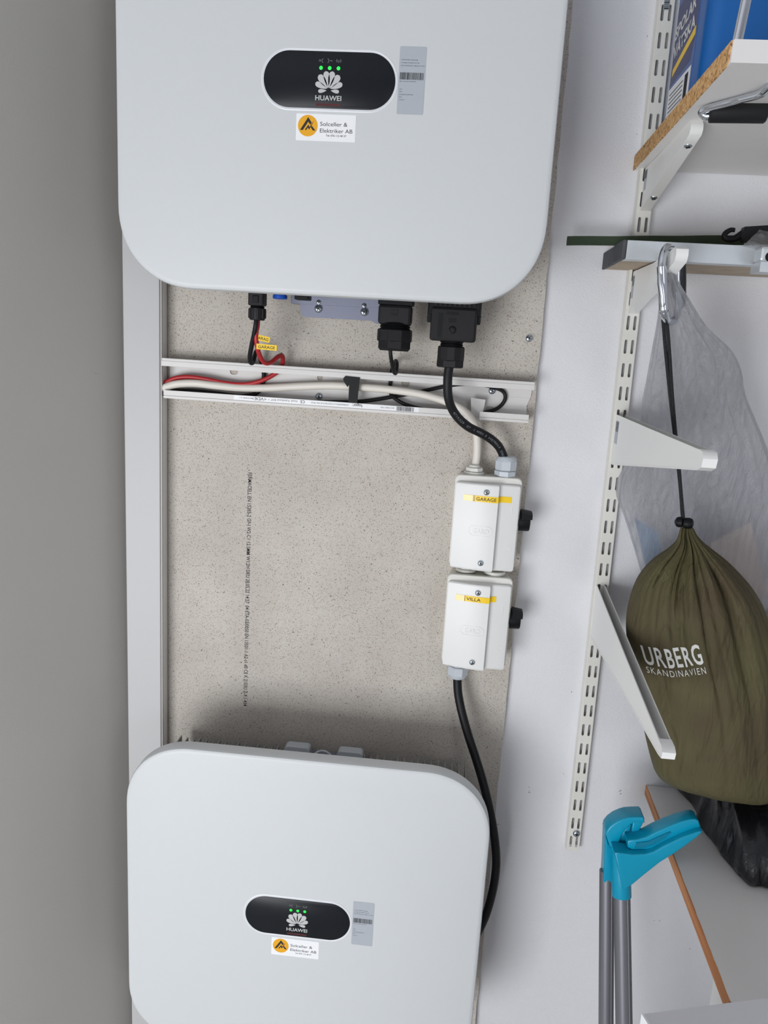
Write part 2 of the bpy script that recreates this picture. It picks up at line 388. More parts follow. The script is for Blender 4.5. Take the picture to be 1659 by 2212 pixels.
def plastic_film(name, color, opac, rough, bstr, scale):
    m = bpy.data.materials.new(name); m.use_nodes = True; MATS[name] = m
    nt = m.node_tree; b = nt.nodes['Principled BSDF']; b.inputs['Base Color'].default_value = color; b.inputs['Roughness'].default_value = rough
    tc = nt.nodes.new('ShaderNodeTexCoord')
    mp = nt.nodes.new('ShaderNodeMapping'); mp.inputs['Scale'].default_value = scale
    nt.links.new(tc.outputs['Object'], mp.inputs[0])
    n = nt.nodes.new('ShaderNodeTexNoise'); n.inputs['Scale'].default_value = 1; n.inputs['Detail'].default_value = 7; n.inputs['Roughness'].default_value = .6; n.inputs['Distortion'].default_value = .6
    nt.links.new(mp.outputs[0], n.inputs['Vector'])
    bp = nt.nodes.new('ShaderNodeBump'); bp.inputs['Strength'].default_value = bstr; bp.inputs['Distance'].default_value = .006
    nt.links.new(n.outputs['Fac'], bp.inputs['Height']); nt.links.new(bp.outputs[0], b.inputs['Normal'])
    if opac < 1:                 # thin film: part clear, part milky scatter, glossy on top
        tr = nt.nodes.new('ShaderNodeBsdfTransparent'); tr.inputs[0].default_value = (.95, .955, .965, 1)
        tl_ = nt.nodes.new('ShaderNodeBsdfTranslucent'); tl_.inputs[0].default_value = color
        nt.links.new(bp.outputs[0], tl_.inputs['Normal'])
        milk = nt.nodes.new('ShaderNodeMixShader'); milk.inputs[0].default_value = .55
        nt.links.new(b.outputs[0], milk.inputs[1]); nt.links.new(tl_.outputs[0], milk.inputs[2])
        mx = nt.nodes.new('ShaderNodeMixShader'); lw = nt.nodes.new('ShaderNodeLayerWeight'); lw.inputs[0].default_value = .3
        nt.links.new(bp.outputs[0], lw.inputs['Normal'])
        mr = nt.nodes.new('ShaderNodeMapRange'); mr.inputs['To Min'].default_value = opac; mr.inputs['To Max'].default_value = min(1, opac+.4)
        nt.links.new(lw.outputs['Facing'], mr.inputs['Value']); nt.links.new(mr.outputs[0], mx.inputs[0])
        nt.links.new(tr.outputs[0], mx.inputs[1]); nt.links.new(milk.outputs[0], mx.inputs[2])
        nt.links.new(mx.outputs[0], nt.nodes['Material Output'].inputs['Surface'])
    return m
M_film = plastic_film('clear_film', rgb(226, 226, 230), .40, .13, 1.7, (110, 110, 9))
M_blackbag = plastic_film('black_film', rgb(22, 23, 27), 1.0, .3, .9, (22, 22, 12))

# ------------------------------------------------------------------ the room
XL = -.3131
BW = -.0125
def struct(name, bm, m, label, parent=None): return link(name, bm, m, parent, label=label, kind='structure')
struct('wall_back', box((-2.6, 0, -1.4), (2.6, .12, 1.2)), M_wall, 'white painted garage wall behind the boxes and shelf rail')
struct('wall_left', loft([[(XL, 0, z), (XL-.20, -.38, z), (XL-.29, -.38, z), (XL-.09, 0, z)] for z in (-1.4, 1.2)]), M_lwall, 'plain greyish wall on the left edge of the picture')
struct('wall_side_left', box((-2.72, -2.9, -1.4), (-2.6, .12, 1.2)), M_wall, 'white side wall of the garage outside the picture')
struct('wall_right', box((2.6, -2.9, -1.4), (2.72, .12, 1.2)), M_wall, 'white right wall of the garage outside the picture')
struct('floor', box((-2.72, -2.9, -1.5), (2.72, .12, -1.4)), mat('concrete_floor', rgb(176, 174, 170), .8, var=.08), 'grey concrete garage floor')
struct('ceiling', box((-2.72, -2.9, 1.2), (2.72, .12, 1.3)), M_wall, 'white garage ceiling')
bm = bmesh.new()                                    # front wall with its open doorway and an added opening for the fill light
wx0, wx1, wz0, wz1 = -1.78, -.22, -1.4, -.2
vx0, vx1, vz0, vz1 = 1.05, 2.05, -.6, .4
for lo, hi in (((-2.72, -2.9, -1.4), (wx0, -2.78, 1.2)), ((wx1, -2.9, -1.4), (vx0, -2.78, 1.2)), ((wx0, -2.9, wz1), (wx1, -2.78, 1.2)),
               ((vx1, -2.9, -1.4), (2.72, -2.78, 1.2)), ((vx0, -2.9, -1.4), (vx1, -2.78, vz0)), ((vx0, -2.9, vz1), (vx1, -2.78, 1.2))): b_box(bm, lo, hi)
struct('wall_front', bm, M_wall, 'white wall with the open doorway behind the camera')
bm = bmesh.new()
for lo, hi in (((vx0, -2.88, vz0), (vx0+.04, -2.80, vz1)), ((vx1-.04, -2.88, vz0), (vx1, -2.80, vz1)), ((vx0+.04, -2.88, vz0), (vx1-.04, -2.80, vz0+.04)), ((vx0+.04, -2.88, vz1-.04), (vx1-.04, -2.80, vz1))): b_box(bm, lo, hi)
struct('added_window_1', bm, M_white, 'white frame of an added, unseen window for the fill light')  # frame added around the fill light's opening, out of view
bm = bmesh.new()
for lo, hi in (((wx0, -2.88, wz0), (wx0+.04, -2.80, wz1)), ((wx1-.04, -2.88, wz0), (wx1, -2.80, wz1)), ((wx0+.04, -2.88, wz1-.04), (wx1-.04, -2.80, wz1))): b_box(bm, lo, hi)
struct('door_1', bm, M_white, 'white frame of the open doorway behind the camera')

# ------------------------------------------------------------------ mounting board
bd = thing('mounting_board', (.013, -.006, -1.15), 'speckled beige fibre gypsum board screwed to the wall', 'board')
random.seed(3)
ed = []
x0, x1, z0, z1 = -.2575, .2842, -1.15, .80
N = 90
for k in range(N+1): ed.append((x1+random.uniform(-.0009, .0007), z0+(z1-z0)*k/N))
ed += [(x0, z1), (x0, z0)]
link('panel', plate(ed, 0, 0, -.0005, BW), M_board, bd)
t0 = at(541, 1021, BW); t1 = at(530, 1525, BW)
text('FERMACELL EN 15283-2 GF-I W2-C1 12.5MM W1.2H DEU 28.05.22 14:27  04 ETA-03/0050 EN 13501-1 A2-s1 d0 CE K 2103U Z-9.1-434',
     (t0.x-.0035, BW-.0004, t0.z), .0062, M_ink, bd, width=t0.z-t1.z, bold=.002, rot=-math.pi/2, name='printed_lettering')

def screw(parent, pos, r=.0045, name='screw', axis=(0, -1, 0)):
    pos = Vector(pos); ax = Vector(axis)
    s = link(name, lathe(pos, ax, [(r, 0), (r, r*.18), (r*.92, r*.42), (r*.6, r*.62), (r*.25, r*.68)], 20), M_screw, parent, smooth=True, angle=60)
    a = ax.orthogonal().normalized(); b = ax.cross(a); c = pos+ax*r*.66
    bm = bmesh.new()
    for ang in (.5, .5+math.pi/2):
        d = a*math.cos(ang)+b*math.sin(ang); e = ax.cross(d)
        P = [c+d*r*.55+e*r*.13, c-d*r*.55+e*r*.13, c-d*r*.55-e*r*.13, c+d*r*.55-e*r*.13]
        b_loft(bm, [[p-ax*r*.25 for p in P], [p+ax*r*.05 for p in P]])
    link('cross_recess', bm, M_screwd, s)
    return s
sp = at(1143, 731, BW)
link('plaster_chip', plate([(x*1.5+.003, z+.004) for x, z in circ(.004, 9)], sp.x, sp.z, BW+.001, BW-.0003), mat('plaster_chip', rgb(186, 180, 172), .9), bd)
screw(bd, sp, .0052)

# ------------------------------------------------------------------ the two inverters
ZU, ZL, DF, HW, HH = .3722, -.7536, -.1756, .2625, .2486
PX, PZ = -.0047, -.0053
def teardrop(bx, bz, tx, tz, w, n=14, skew=0.0):
    B = Vector((bx, bz)); T = Vector((tx, tz)); d = T-B; L = d.length; d.normalize(); nn = Vector((-d.y, d.x))
    prof = [(t, (t**.95)*((1-t)**.42)) for t in [k/n for k in range(n+1)]]
    mxw = max(p for _, p in prof)
    out = [B+d*(t*L)+nn*(w/2*p/mxw*(1+skew)) for t, p in prof] + [B+d*(t*L)-nn*(w/2*p/mxw*(1-skew)) for t, p in reversed(prof[1:-1])]
    return [(p.x, p.y) for p in out]
def inverter(cx, cz, label, lower):
    t = thing('solar_inverter', (cx, -.10, cz-HH), label, 'inverter', 'pair of white solar inverters')
    L = []
    for ins, y in ((.006, -.1515), (0, -.1535), (0, -.1705), (.0012, -.1738), (.0035, -.1752), (.007, DF)):
        L.append([(cx+x, y, cz+z) for x, z in rrect(HW-ins, HH-ins, .097-ins, 16, 2.15)])
    cover = link('front_cover', loft(L), M_inv, t, smooth=True, angle=30)
    # aluminium body with cooling fins behind the cover
    link('body', box((cx-HW+.03, -.1515, cz-HH+.030), (cx+HW-.03, -.048, cz+HH-.085), .006), M_alu, t)
    bm = bmesh.new()
    for k in range(44):
        x = cx-HW+.035+k*(2*HW-.07)/43
        b_box(bm, (x-.0008, -.150, cz-HH+.03), (x+.0008, -.036, cz+HH-.058-.002*(k % 3)))
    link('cooling_fins', bm, M_alu, t, kind='stuff')
    # display
    cxp, czp = cx+PX, cz+PZ
    bz = link('display_bezel', loft([[(cxp+x, y, czp+z) for x, z in capsule(a, b, 20)] for a, b, y in ((.0808, .0338, DF+.001), (.0808, .0338, DF-.0003), (.0796, .0326, DF-.0007), (.0785, .0315, DF-.0003))]), M_rim, t, smooth=True)
    dp = link('display_panel', loft([[(cxp+x, y, czp+z) for x, z in capsule(a, b, 24)] for a, b, y in ((.0775, .0305, DF+.001), (.0775, .0305, DF-.0008), (.0768, .0298, DF-.0012))]), M_glossblack, t, smooth=True)
    yl = DF-.0012; u = .0001377; uv = .0001194
    for dx in (-72, 2, 77):
        link('led', lathe((cxp+dx*u, yl+.0005, czp+107*uv), (0, -1, 0), [(15*u, 0), (15*u, .0006), (11*u, .0009)], 16), M_led, dp, smooth=True)
    def ico(bm): return link('status_icon', bm, M_icon, dp)
    def seg(bm, pts, w):
        for (ax, az), (bx, bz_) in zip(pts[:-1], pts[1:]):
            A = Vector((cxp+ax*u, yl-.0001, czp+az*uv)); B = Vector((cxp+bx*u, yl-.0001, czp+bz_*uv)); d = (B-A).normalized(); n_ = Vector((-d.z, 0, d.x))*w*u/2
            bm.faces.new([bm.verts.new(p) for p in (A+n_, B+n_, B-n_, A-n_)])
        return bm
    b1 = bmesh.new(); seg(b1, [(-92, 177), (-72, 177)], 4); seg(b1, [(-92, 167), (-72, 167)], 4); seg(b1, [(-54, 188), (-62, 186), (-64, 174), (-68, 172), (-64, 170), (-62, 157), (-54, 155)], 4); ico(b1)
    b2 = bmesh.new(); seg(b2, [(-18, 188), (-10, 186), (-8, 174), (-4, 172), (-8, 170), (-10, 157), (-18, 155)], 4); seg(b2, [(0, 170), (6, 176), (12, 172), (18, 168), (24, 174)], 4); ico(b2)
    b3 = bmesh.new(); seg(b3, [(77, 155), (77, 176)], 4); seg(b3, [(68, 182), (64, 173), (68, 164)], 3); seg(b3, [(86, 182), (90, 173), (86, 164)], 3); seg(b3, [(62, 188), (56, 173), (62, 158)], 3); seg(b3, [(92, 188), (98, 173), (92, 158)], 3); ico(b3)
    for s in (-1, 1):
        for p in ((3, -72, 30, 79, 52), (8, -74, 88, 44, 54), (14, -78, 116, -30, 44), (18, -94, 90, -104, 30)):
            o = teardrop(s*p[0]*u, p[1]*uv, s*p[2]*u, p[3]*uv, p[4]*u)
            link('logo_petal', plate(o, cxp, czp, yl, yl-.0002), M_logo, dp)
    text('HUAWEI', (cxp-.0155, yl-.0001, czp-184*uv), 46*uv, M_logo, dp, width=.0308, bold=.018)
    link('red_strip', plate([(-.0145, -.0013), (.0145, -.0013), (.0145, .0013), (-.0145, .0013)], cxp, czp-.0266, yl, yl-.0001), M_red, dp)
    # information label with bar code
    lx, lz = cx+.0917, cz-.0028
    il = link('info_label', loft([[(lx+x, y, lz+z) for x, z in rrect(.0155, .0361, .0015, 4)] for y in (DF+.0005, DF-.00025)]), M_label, t)
    yi = DF-.0003
    rows = [(.0213, -.0133, 'CPSPWRTEM 0102430X06M', .0190), (.0183, -.0133, 'COPYModel SUN2000-10KTL-M1', .0210), (.0152, -.0133, 'ES2N-ET22B0274200   MADE IN CHINA', .0275),
            (-.0014, -.0138, 'MAC: EC22A4C710000-0021', .0190), (-.0098, -.0138, 'WiFi', .0032), (-.0125, -.0138, 'SSID:', .0036),
            (-.0155, -.0138, 'SUN2000-ET22B0274200', .0165), (-.0183, -.0138, 'PSW', .0034), (-.0210, -.0138, 'Changeme', .0066)]
    for dz, dx, s, w in rows: text(s, (lx+dx, yi, lz+dz), .00115, M_inkg, il, width=w, bold=.01, name='label_print')
    rnd = random.Random(5); bm = bmesh.new(); x = lx-.0138
    while x < lx+.0135:
        w = rnd.choice((.0003, .0005, .0008)); b_box(bm, (x, yi-.0001, lz+.0010), (min(x+w, lx+.0138), yi, lz+.0085)); x += w+rnd.choice((.0003, .0005))
    link('bar_code', bm, M_ink, il)
    # installer's sticker
    sx, sz = cx-.0066, cz-.0568
    st = link('installer_sticker', loft([[(sx+x, y, sz+z) for x, z in rrect(.0355, .0148, .0010, 3)] for y in (DF+.0005, DF-.0003)]), M_stick, t)
    ys = DF-.0004; ex, ez = sx-.0215, sz+.0016
    em = link('emblem', plate(circ(.0118, 40), ex, ez, ys+.0001, ys-.0001), M_amber, st)
    k = .000130
    for poly in ([(-70, -38), (2, 72), (36, 26), (22, 8), (4, 34), (-44, -38)],
                 [(-26, -36), (6, 10), (16, -12), (56, 46), (30, -8), (22, -18), (14, -34), (2, -16), (-14, -38)],
                 [(38, 0), (72, -40), (46, -38), (28, -12)]):
        link('emblem_mark', plate([(x*k, z*k) for x, z in poly], ex, ez, ys-.0001, ys-.00025), M_ink, em)
    text('Solceller &', (sx-.0068, ys, sz+.0020), .0046, M_ink, st, width=.0325)
    text('Elektriker AB', (sx-.0068, ys, sz-.0053), .0046, M_ink, st, width=.0388)
    text('Tel: 076 112 40 37', (sx+.0005, ys, sz-.0094), .0021, M_ink, st, width=.0243, bold=.012)
    # mounting bracket
    if not lower:
        bzv = cz-HH
        a = at(648, 660, -.030); b = at(822, 682, -.030)
        pl = link('mount_plate', plate([(a.x-.004, .150), (a.x+.003, .103), (a.x+.006, .1005), (b.x-.012, .1005), (b.x-.006, .097), (b.x+.012, .097), (b.x+.012, .150)], 0, 0, -.034, -.031), M_mount, t)
        for px, py in ((689, 653), (688, 667), (787, 660), (787, 674)): screw(pl, at(px, py, -.034), .0058 if py in (667, 674) else .0042)
        link('mount_flange', box((a.x-.012, -.036, .118), (b.x+.02, -.014, .15), .001), M_mount, t)
        p = at(605, 636, -.09)
        sl = link('blank_port', lathe((p.x, -.09, .150), (0, 0, -1), [(.0085, 0), (.0085, .024)], 20), M_black, t, smooth=True)
        link('blue_seal', lathe((p.x, -.09, .126), (0, 0, -1), [(.0095, 0), (.0098, .002), (.0098, .0045), (.008, .0055)], 20), M_blue, sl, smooth=True)
        p = at(654, 640, -.09)
        link('service_port', box((p.x-.0095, -.1, .121), (p.x+.0095, -.075, .148), .0015), M_black, t)
    else:
        p = at(702, 1625, -.03)
        zt = cz+HH-.058
        hm = link('hanger_plate', box((p.x-.052, -.034, zt-.06), (p.x+.056, -.020, zt-.012), .002), M_mount, t)
        for dx in (-.042, .042):
            link('hanger_lug', loft([[(p.x+dx+x, y, zt-.004+z) for x, z in rrect(.020, .010, .006, 5)] for y in (-.050, -.032)]), M_gland, t)
        pts = [(p.x+dx, -.052, zt-.010+.016*math.cos(dx/.021*math.pi/2)) for dx in [-.021+.0042*i for i in range(11)]]
        link('carry_loop', tube([Vector(q) for q in pts], .0018, 8), M_gland, t, smooth=True)
    return t
inv_u = inverter(0, ZU, 'large white solar inverter with lit green lights, at the top', False)
inv_l = inverter(.0005, ZL, 'white solar inverter standing lower, below the two switch boxes', True)

# ------------------------------------------------------------------ vertical corner trunking
vt = thing('corner_trunking', (-.2855, -.02, -1.40), 'tall white cable trunking running up the wall corner', 'trunking')
link('cover', box((XL+.0008, -.0432, -1.40), (-.2585, -.040, 1.19), .0012), M_pvcs, vt)
link('side_wall', box((-.2605, -.0405, -1.40), (-.2582, -.0003, 1.19)), M_pvc, vt)
link('side_ridge', box((-.2583, -.0335, -1.40), (-.2573, -.0310, 1.19), .0003), M_pvc, vt)
link('side_lip', box((-.2590, -.0405, -1.40), (-.2568, -.0370, 1.19), .0006), M_pvc, vt)
link('base', box((XL+.0012, -.0025, -1.40), (-.2605, -.0003, 1.19)), M_pvc, vt)

# ------------------------------------------------------------------ horizontal open trunking
HX0, HX1, HT, HB, HF = -.2537, .2786, .0306, -.0243, -.0425
tl = -.0046
def tz(x): return tl*(x-HX0)
def shear(bm):
    for v in bm.verts: v.co.z += tz(v.co.x)
    return bm
ht = thing('open_trunking', (.012, -.02, HB), 'open white cable trunking across the board with the cables lying in it', 'trunking')
NL, NR = at(1010, 893, HF).x+.001, at(1036, 897, HF).x
slot = capsule(.0062, .0042, 6); hole = circ(.0042, 14)
holes = []
for (px, py), o in (((505, 803), slot), ((691, 816), hole), ((876, 829), slot), ((1058, 884), slot)):
    p = at(px, py, -.016); holes.append([(p.x+x, p.z-tz(p.x)+z) for x, z in o])
link('back_plate', shear(holed([(HX0, HB), (HX1-.004, HB), (HX1-.006, HB+.02), (HX1-.001, HB+.035), (HX1, HT), (HX0, HT)], holes, -.0145, .0018)), M_pvc, ht)
bm = bmesh.new()
for zz in (.007, -.006, -.0105): b_box(bm, (HX0, -.0149, zz), (HX1-.005, -.0143, zz+.0008))
link('back_ridges', shear(bm), M_pvc, ht)
link('upper_wall', shear(box((HX0, HF, HT-.0014), (HX1, -.013, HT))), M_pvc, ht)
link('upper_lip', shear(box((HX0-.002, HF-.0012, HT-.0100), (HX1, HF, HT-.0026), .0004)), M_pvc, ht)
link('upper_bead', shear(box((HX0-.002, HF-.0004, HT-.0030), (HX1, HF+.0045, HT+.0014), .0008)), M_pvc, ht)
bm = bmesh.new()
link('lower_wall', shear(b_box(b_box(bm, (HX0, HF, HB), (NL-.003, -.013, HB+.0014)), (NR+.003, HF, HB), (HX1-.004, -.013, HB+.0014))), M_pvc, ht)
for a, b in ((HX0+.001, NL), (NR, HX1-.004)):
    link('lower_lip', shear(box((a, HF-.0012, HB+.0030), (b, HF, HB+.0105), .0004)), M_pvc, ht)
    link('lower_bead', shear(box((a, HF-.0004, HB-.0014), (b, HF+.0045, HB+.0028), .0008)), M_pvc, ht)
# printed strip on the lower lip, upside down as in the picture
zl_ = HB+.0068
def lip_text(s, xr, h, w, bold=0.0, m=M_ink):       # xr: right end, where upside-down writing starts
    text(s, (xr, HF-.0014, zl_+h/2+tz(xr)+.0002), h, m, ht, width=w, bold=bold, rot=math.pi, name='printed_lettering')
lx = lambda px, py=880: at(px, py, HF-.0013).x
link('label_strip', shear(box((lx(505), HF-.0013, zl_-.0033), (lx(905), HF-.0011, zl_+.0033))), M_stick, ht)
lip_text('EN50085-2-1', lx(543), .0020, lx(543)-lx(517), m=M_inkg)
lip_text('<VDE>', lx(575), .0044, lx(575)-lx(543), .004)
lip_text('37', lx(582), .0018, .0025, m=M_inkg)
lip_text('Install. Kabelkanal IK07', lx(642), .0030, lx(642)-lx(585), m=M_inkg)
lip_text('CE', lx(658), .0042, lx(658)-lx(648), .004)
lip_text('LF3006009016 0122221B1214 OSL 9016', lx(753), .0021, lx(753)-lx(672), .006, m=M_inkg)
lip_text('hager:', lx(782), .0046, lx(782)-lx(761), .01)
lip_text('4012740011945', lx(852), .0021, lx(852)-lx(822), m=M_inkg)
rnd = random.Random(9); bm = bmesh.new(); x = lx(857)
while x < lx(894):
    w = rnd.choice((.0004, .0006, .0009)); b_box(bm, (x, HF-.0015, zl_-.0030+tz(x)), (x+w, HF-.0013, zl_+.0030+tz(x))); x += w+rnd.choice((.0004, .0006))
link('bar_code', bm, M_ink, ht)
p = at(689, 856, -.0148); screw(ht, p, .0052)
p = at(1063, 844, -.0148); screw(ht, p, .0052)
# black retaining clip and the white one beside the notch
c0, c1 = at(746, 812, HF-.002), at(775, 866, HF-.002)
o = [(c0.x, c0.z), (c1.x, c0.z-.001), (c1.x-.002, HB+.011+tz(0)), (c0.x+.006, HB+.011+tz(0)), (c0.x+.006, c0.z-.012), (c0.x+.004, c0.z-.0155), (c0.x-.0015, c0.z-.0085), (c0.x-.003, c0.z-.004)]
cl = link('cable_clip', plate(o, 0, 0, HF-.0030, HF-.0013), M_black, ht)
c0 = at(1033, 872, -.030)
link('white_clip', loft([[(c0.x+a*.011, y, c0.z+b) for a, b in ((-1, .008), (.9, .006), (.55, -.026), (-.75, -.024))] for y in (-.030, -.026)]), M_pvc, ht)

# ------------------------------------------------------------------ cables
def cable(name, pts, r, m, label, group=None, n=8, sides=14):
    path = crom([at(*p) for p in pts], n)
    return path, thing_cable(name, path, r, m, label, group, sides)
def thing_cable(name, path, r, m, label, group, sides):
    return link(name, tube(path, r, sides), m, None, smooth=True, label=label, cat='cable', group=group)
YC = -.026
red_pts = [(557, 690, -.100), (556, 705, -.100), (553, 722, -.099), (555, 745, -.096), (561, 768, -.088), (571, 783, -.078), (585, 783, -.066), (600, 771, -.054), (609, 768, -.044), (611, 778, -.034),
           (608, 795, -.027), (597, 805, -.027), (575, 818, -.028), (545, 828, -.029), (512, 830, -.030), (480, 826, -.030), (440, 818, -.030), (405, 814, -.030), (378, 817, -.030), (362, 824, -.029), (350, 828, -.028), (330, 832, -.026)]
red_path, red_o = cable('red_cable', red_pts, .0032, M_rcable, 'red cable looping from the small black plug into the trunking')
blk_pts = [(554, 690, -.103), (552, 705, -.104), (549, 722, -.100), (544, 745, -.092), (540, 768, -.084), (541, 782, -.076), (546, 783, -.068), (550, 770, -.058), (553, 760, -.048), (558, 762, -.036),
           (564, 780, -.026), (569, 800, -.022), (570, 815, -.019), (565, 835, -.018), (552, 850, -.021), (520, 856, -.024), (470, 850, -.026), (420, 845, -.026), (380, 845, -.026), (350, 848, -.026)]
blk_path, blk_o = cable('black_cable', blk_pts, .0032, M_cable, 'short black cable beside the red one, looping under the small plug')
def flag(parent, px0, py0, px1, py1, Y, s, rot, yb=0):
    a, b = at(px0, py0, Y), at(px1, py1, Y)
    cx_, cz_, hw, hh = (a.x+b.x)/2, (a.z+b.z)/2, abs(b.x-a.x)/2, .0037
    c_, s_ = math.cos(rot), math.sin(rot)
    o = [(x*c_-z*s_, x*s_+z*c_) for x, z in ((-hw, -hh), (hw, -hh), (hw, hh), (-hw, hh))]
    f = link('label_flag', plate(o, cx_, cz_, Y-.0003, Y+.0003), M_yellow, parent)
    bm = text_bm(s, .0040, width=hw*1.64, bold=.004)
    R = Matrix.Rotation(rot, 3, 'Z')
    for v in bm.verts: v.co = Vector((cx_, Y-.0005, cz_)) + FACE @ (R @ (v.co-Vector((hw*.82, .0020, 0))))
    link('lettering', bm, M_ink, f)
flag(red_o, 554, 749, 598, 751, -.102, 'GARAGE', -.03)
flag(blk_o, 549, 727, 583, 735, -.0985, 'GARAG', -.16)
blue_w = [(843, 752, -.100), (844, 768, -.098), (847, 786, -.090), (851, 803, -.078), (855, 806, -.068), (857, 795, -.056), (857, 784, -.045), (854, 780, -.034), (848, 795, -.022), (845, 812, -.019), (843, 835, -.018), (845, 852, -.021),
          (858, 864, -.026), (880, 875, -.028), (915, 884, -.026), (970, 891, -.025), (1030, 893, -.024), (1060, 888, -.022), (1080, 878, -.019), (1091, 862, -.019), (1088, 847, -.019), (1070, 838, -.020), (1030, 830, -.020),
          (985, 831, -.019), (945, 838, -.018), (900, 848, -.018), (860, 855, -.018), (820, 862, -.019), (770, 868, -.022), (720, 868, -.026), (600, 868, -.028), (560, 862, -.028), (480, 855, -.029), (400, 850, -.029), (350, 850, -.026)]
cable('signal_cable', blue_w, .0027, M_cable, 'thin black cable making a loop at the right end of the open trunking')
white_pts = [(330, 842, YC), (353, 838, -.033), (380, 830, -.034), (420, 828, -.034), (465, 833, -.033), (520, 838, -.030), (580, 838, -.029), (640, 835, -.029), (700, 833, -.030), (745, 834, -.031), (790, 837, -.031), (845, 842, -.032), (895, 849, -.034), (935, 858, -.036), (970, 870, -.038), (1000, 886, -.039),
             (1020, 907, -.039), (1029, 932, -.037), (1031, 960, -.034), (1030, 985, -.033), (1027, 1005, -.034), (1025, 1018, -.036), (1023, 1030, -.038)]
cable('white_cable', white_pts, .0056, M_wcable, 'thick white cable running along the trunking and down to the upper switch box')
ac_pts = [(973, 780, -.100), (969, 800, -.100), (967, 825, -.100), (968, 855, -.097), (975, 880, -.091), (990, 903, -.083), (1012, 922, -.075), (1038, 935, -.067), (1060, 948, -.060), (1077, 964, -.053), (1087, 984, -.047), (1091, 1003, -.044), (1092, 1020, -.044)]
ac_path, ac_o = cable('power_cable', ac_pts, .0062, M_cable, 'thick black cable bending from the large plug to the upper switch box')
dn_pts = [(988, 1448, -.045), (988, 1470, -.045), (990, 1500, -.047), (998, 1540, -.052), (1012, 1590, -.058), (1030, 1645, -.066), (1046, 1700, -.074), (1060, 1760, -.080), (1069, 1815, -.082), (1072, 1862, -.080), (1068, 1905, -.074), (1058, 1950, -.068), (1044, 1990, -.064), (1020, 2035, -.062), (990, 2070, -.06)]
dn_path, dn_o = cable('power_cable', dn_pts, .0066, M_cable, 'long black cable curving from the lower switch box behind the lower inverter')
# printing along the thick cable
def cable_print(parent, path, r, i0, i1, s, flip=False):
    seg = path[i0:i1]; acc = [0]
    for a, b in zip(seg[:-1], seg[1:]): acc.append(acc[-1]+(b-a).length)
    bm = text_bm(s, .0034, width=acc[-1])
    for v in bm.verts:
        d = min(max(v.co.x, 0), acc[-1]-1e-6); k = 0
        while k < len(acc)-2 and acc[k+1] < d: k += 1
        f = (d-acc[k])/max(acc[k+1]-acc[k], 1e-9); p = seg[k].lerp(seg[k+1], f); t = (seg[k+1]-seg[k]).normalized()
        tc_ = (CAM-p).normalized(); side = t.cross(tc_).normalized(); nrm = side.cross(t).normalized()
        ang = (v.co.y-.0017)/r*(-1)
        v.co = p+(nrm*math.cos(ang)+side*math.sin(ang))*(r+.0002)
    link('printed_lettering', bm, M_icon, parent)
cable_print(ac_o, ac_path, .0062, 34, 92, '4719.529   07   1 4001 3  H07RN-F  50611 9000')

# ------------------------------------------------------------------ plugs under the upper inverter
YP = -.100
def hexprof(base, axis, r, h, bm=None, sides=6, ch=.12, rot=0.0):
    bm = bm or bmesh.new(); axis = Vector(axis).normalized(); a = Vector((1, 0, 0)) if abs(axis.z) > .5 else Vector((0, 0, 1)); b = axis.cross(a); base = Vector(base)
    loops = []
    for rr, hh in ((r*(1-ch), 0), (r, h*.12), (r, h*.88), (r*(1-ch), h)):
        loops.append([base+axis*hh+(a*math.cos(2*math.pi*k/sides+rot)+b*math.sin(2*math.pi*k/sides+rot))*rr for k in range(sides)])
    return b_loft(bm, loops)
p = at(556, 662, YP); zt = .150
pg = thing('dc_plug', (p.x, YP, at(556, 693, YP).z), 'small black plug on the red and black cables', 'plug', None)
zb = at(556, 692, YP).z; zn = at(556, 661, YP).z
link('plug_body', box((p.x-.0105, YP-.0105, zn), (p.x+.0105, YP+.0105, zt), .002), M_blackgland, pg)
link('release_tab', box((p.x-.004, YP-.0118, zn+.004), (p.x+.004, YP-.009, zn+.013), .0008), M_black, pg)
link('thread', lathe((p.x, YP, zn+.002), (0, 0, -1), [(.0092, 0), (.0098, .0012), (.0088, .0024), (.0098, .0036), (.0088, .0048), (.0088, .007)], 20), M_black, pg, smooth=True)
gl = link('gland_nut', lathe((p.x, YP, zn-.003), (0, 0, -1), [(.0112, 0), (.0112, (zn-zb)*.55), (.0100, (zn-zb)*.80), (.0078, zn-zb-.003)], 24), M_blackgland, pg, smooth=True)
bm = bmesh.new()
for k in range(10):
    a = 2*math.pi*k/10; c_, s_ = math.cos(a), math.sin(a); q = Vector((p.x+.0110*c_, YP+.0110*s_, zn-.009))
    b_box(bm, q-Vector((.0011, .0011, .007)), q+Vector((.0011, .0011, .005)), .0004)
link('grip_ribs', bm, M_blackgland, gl)

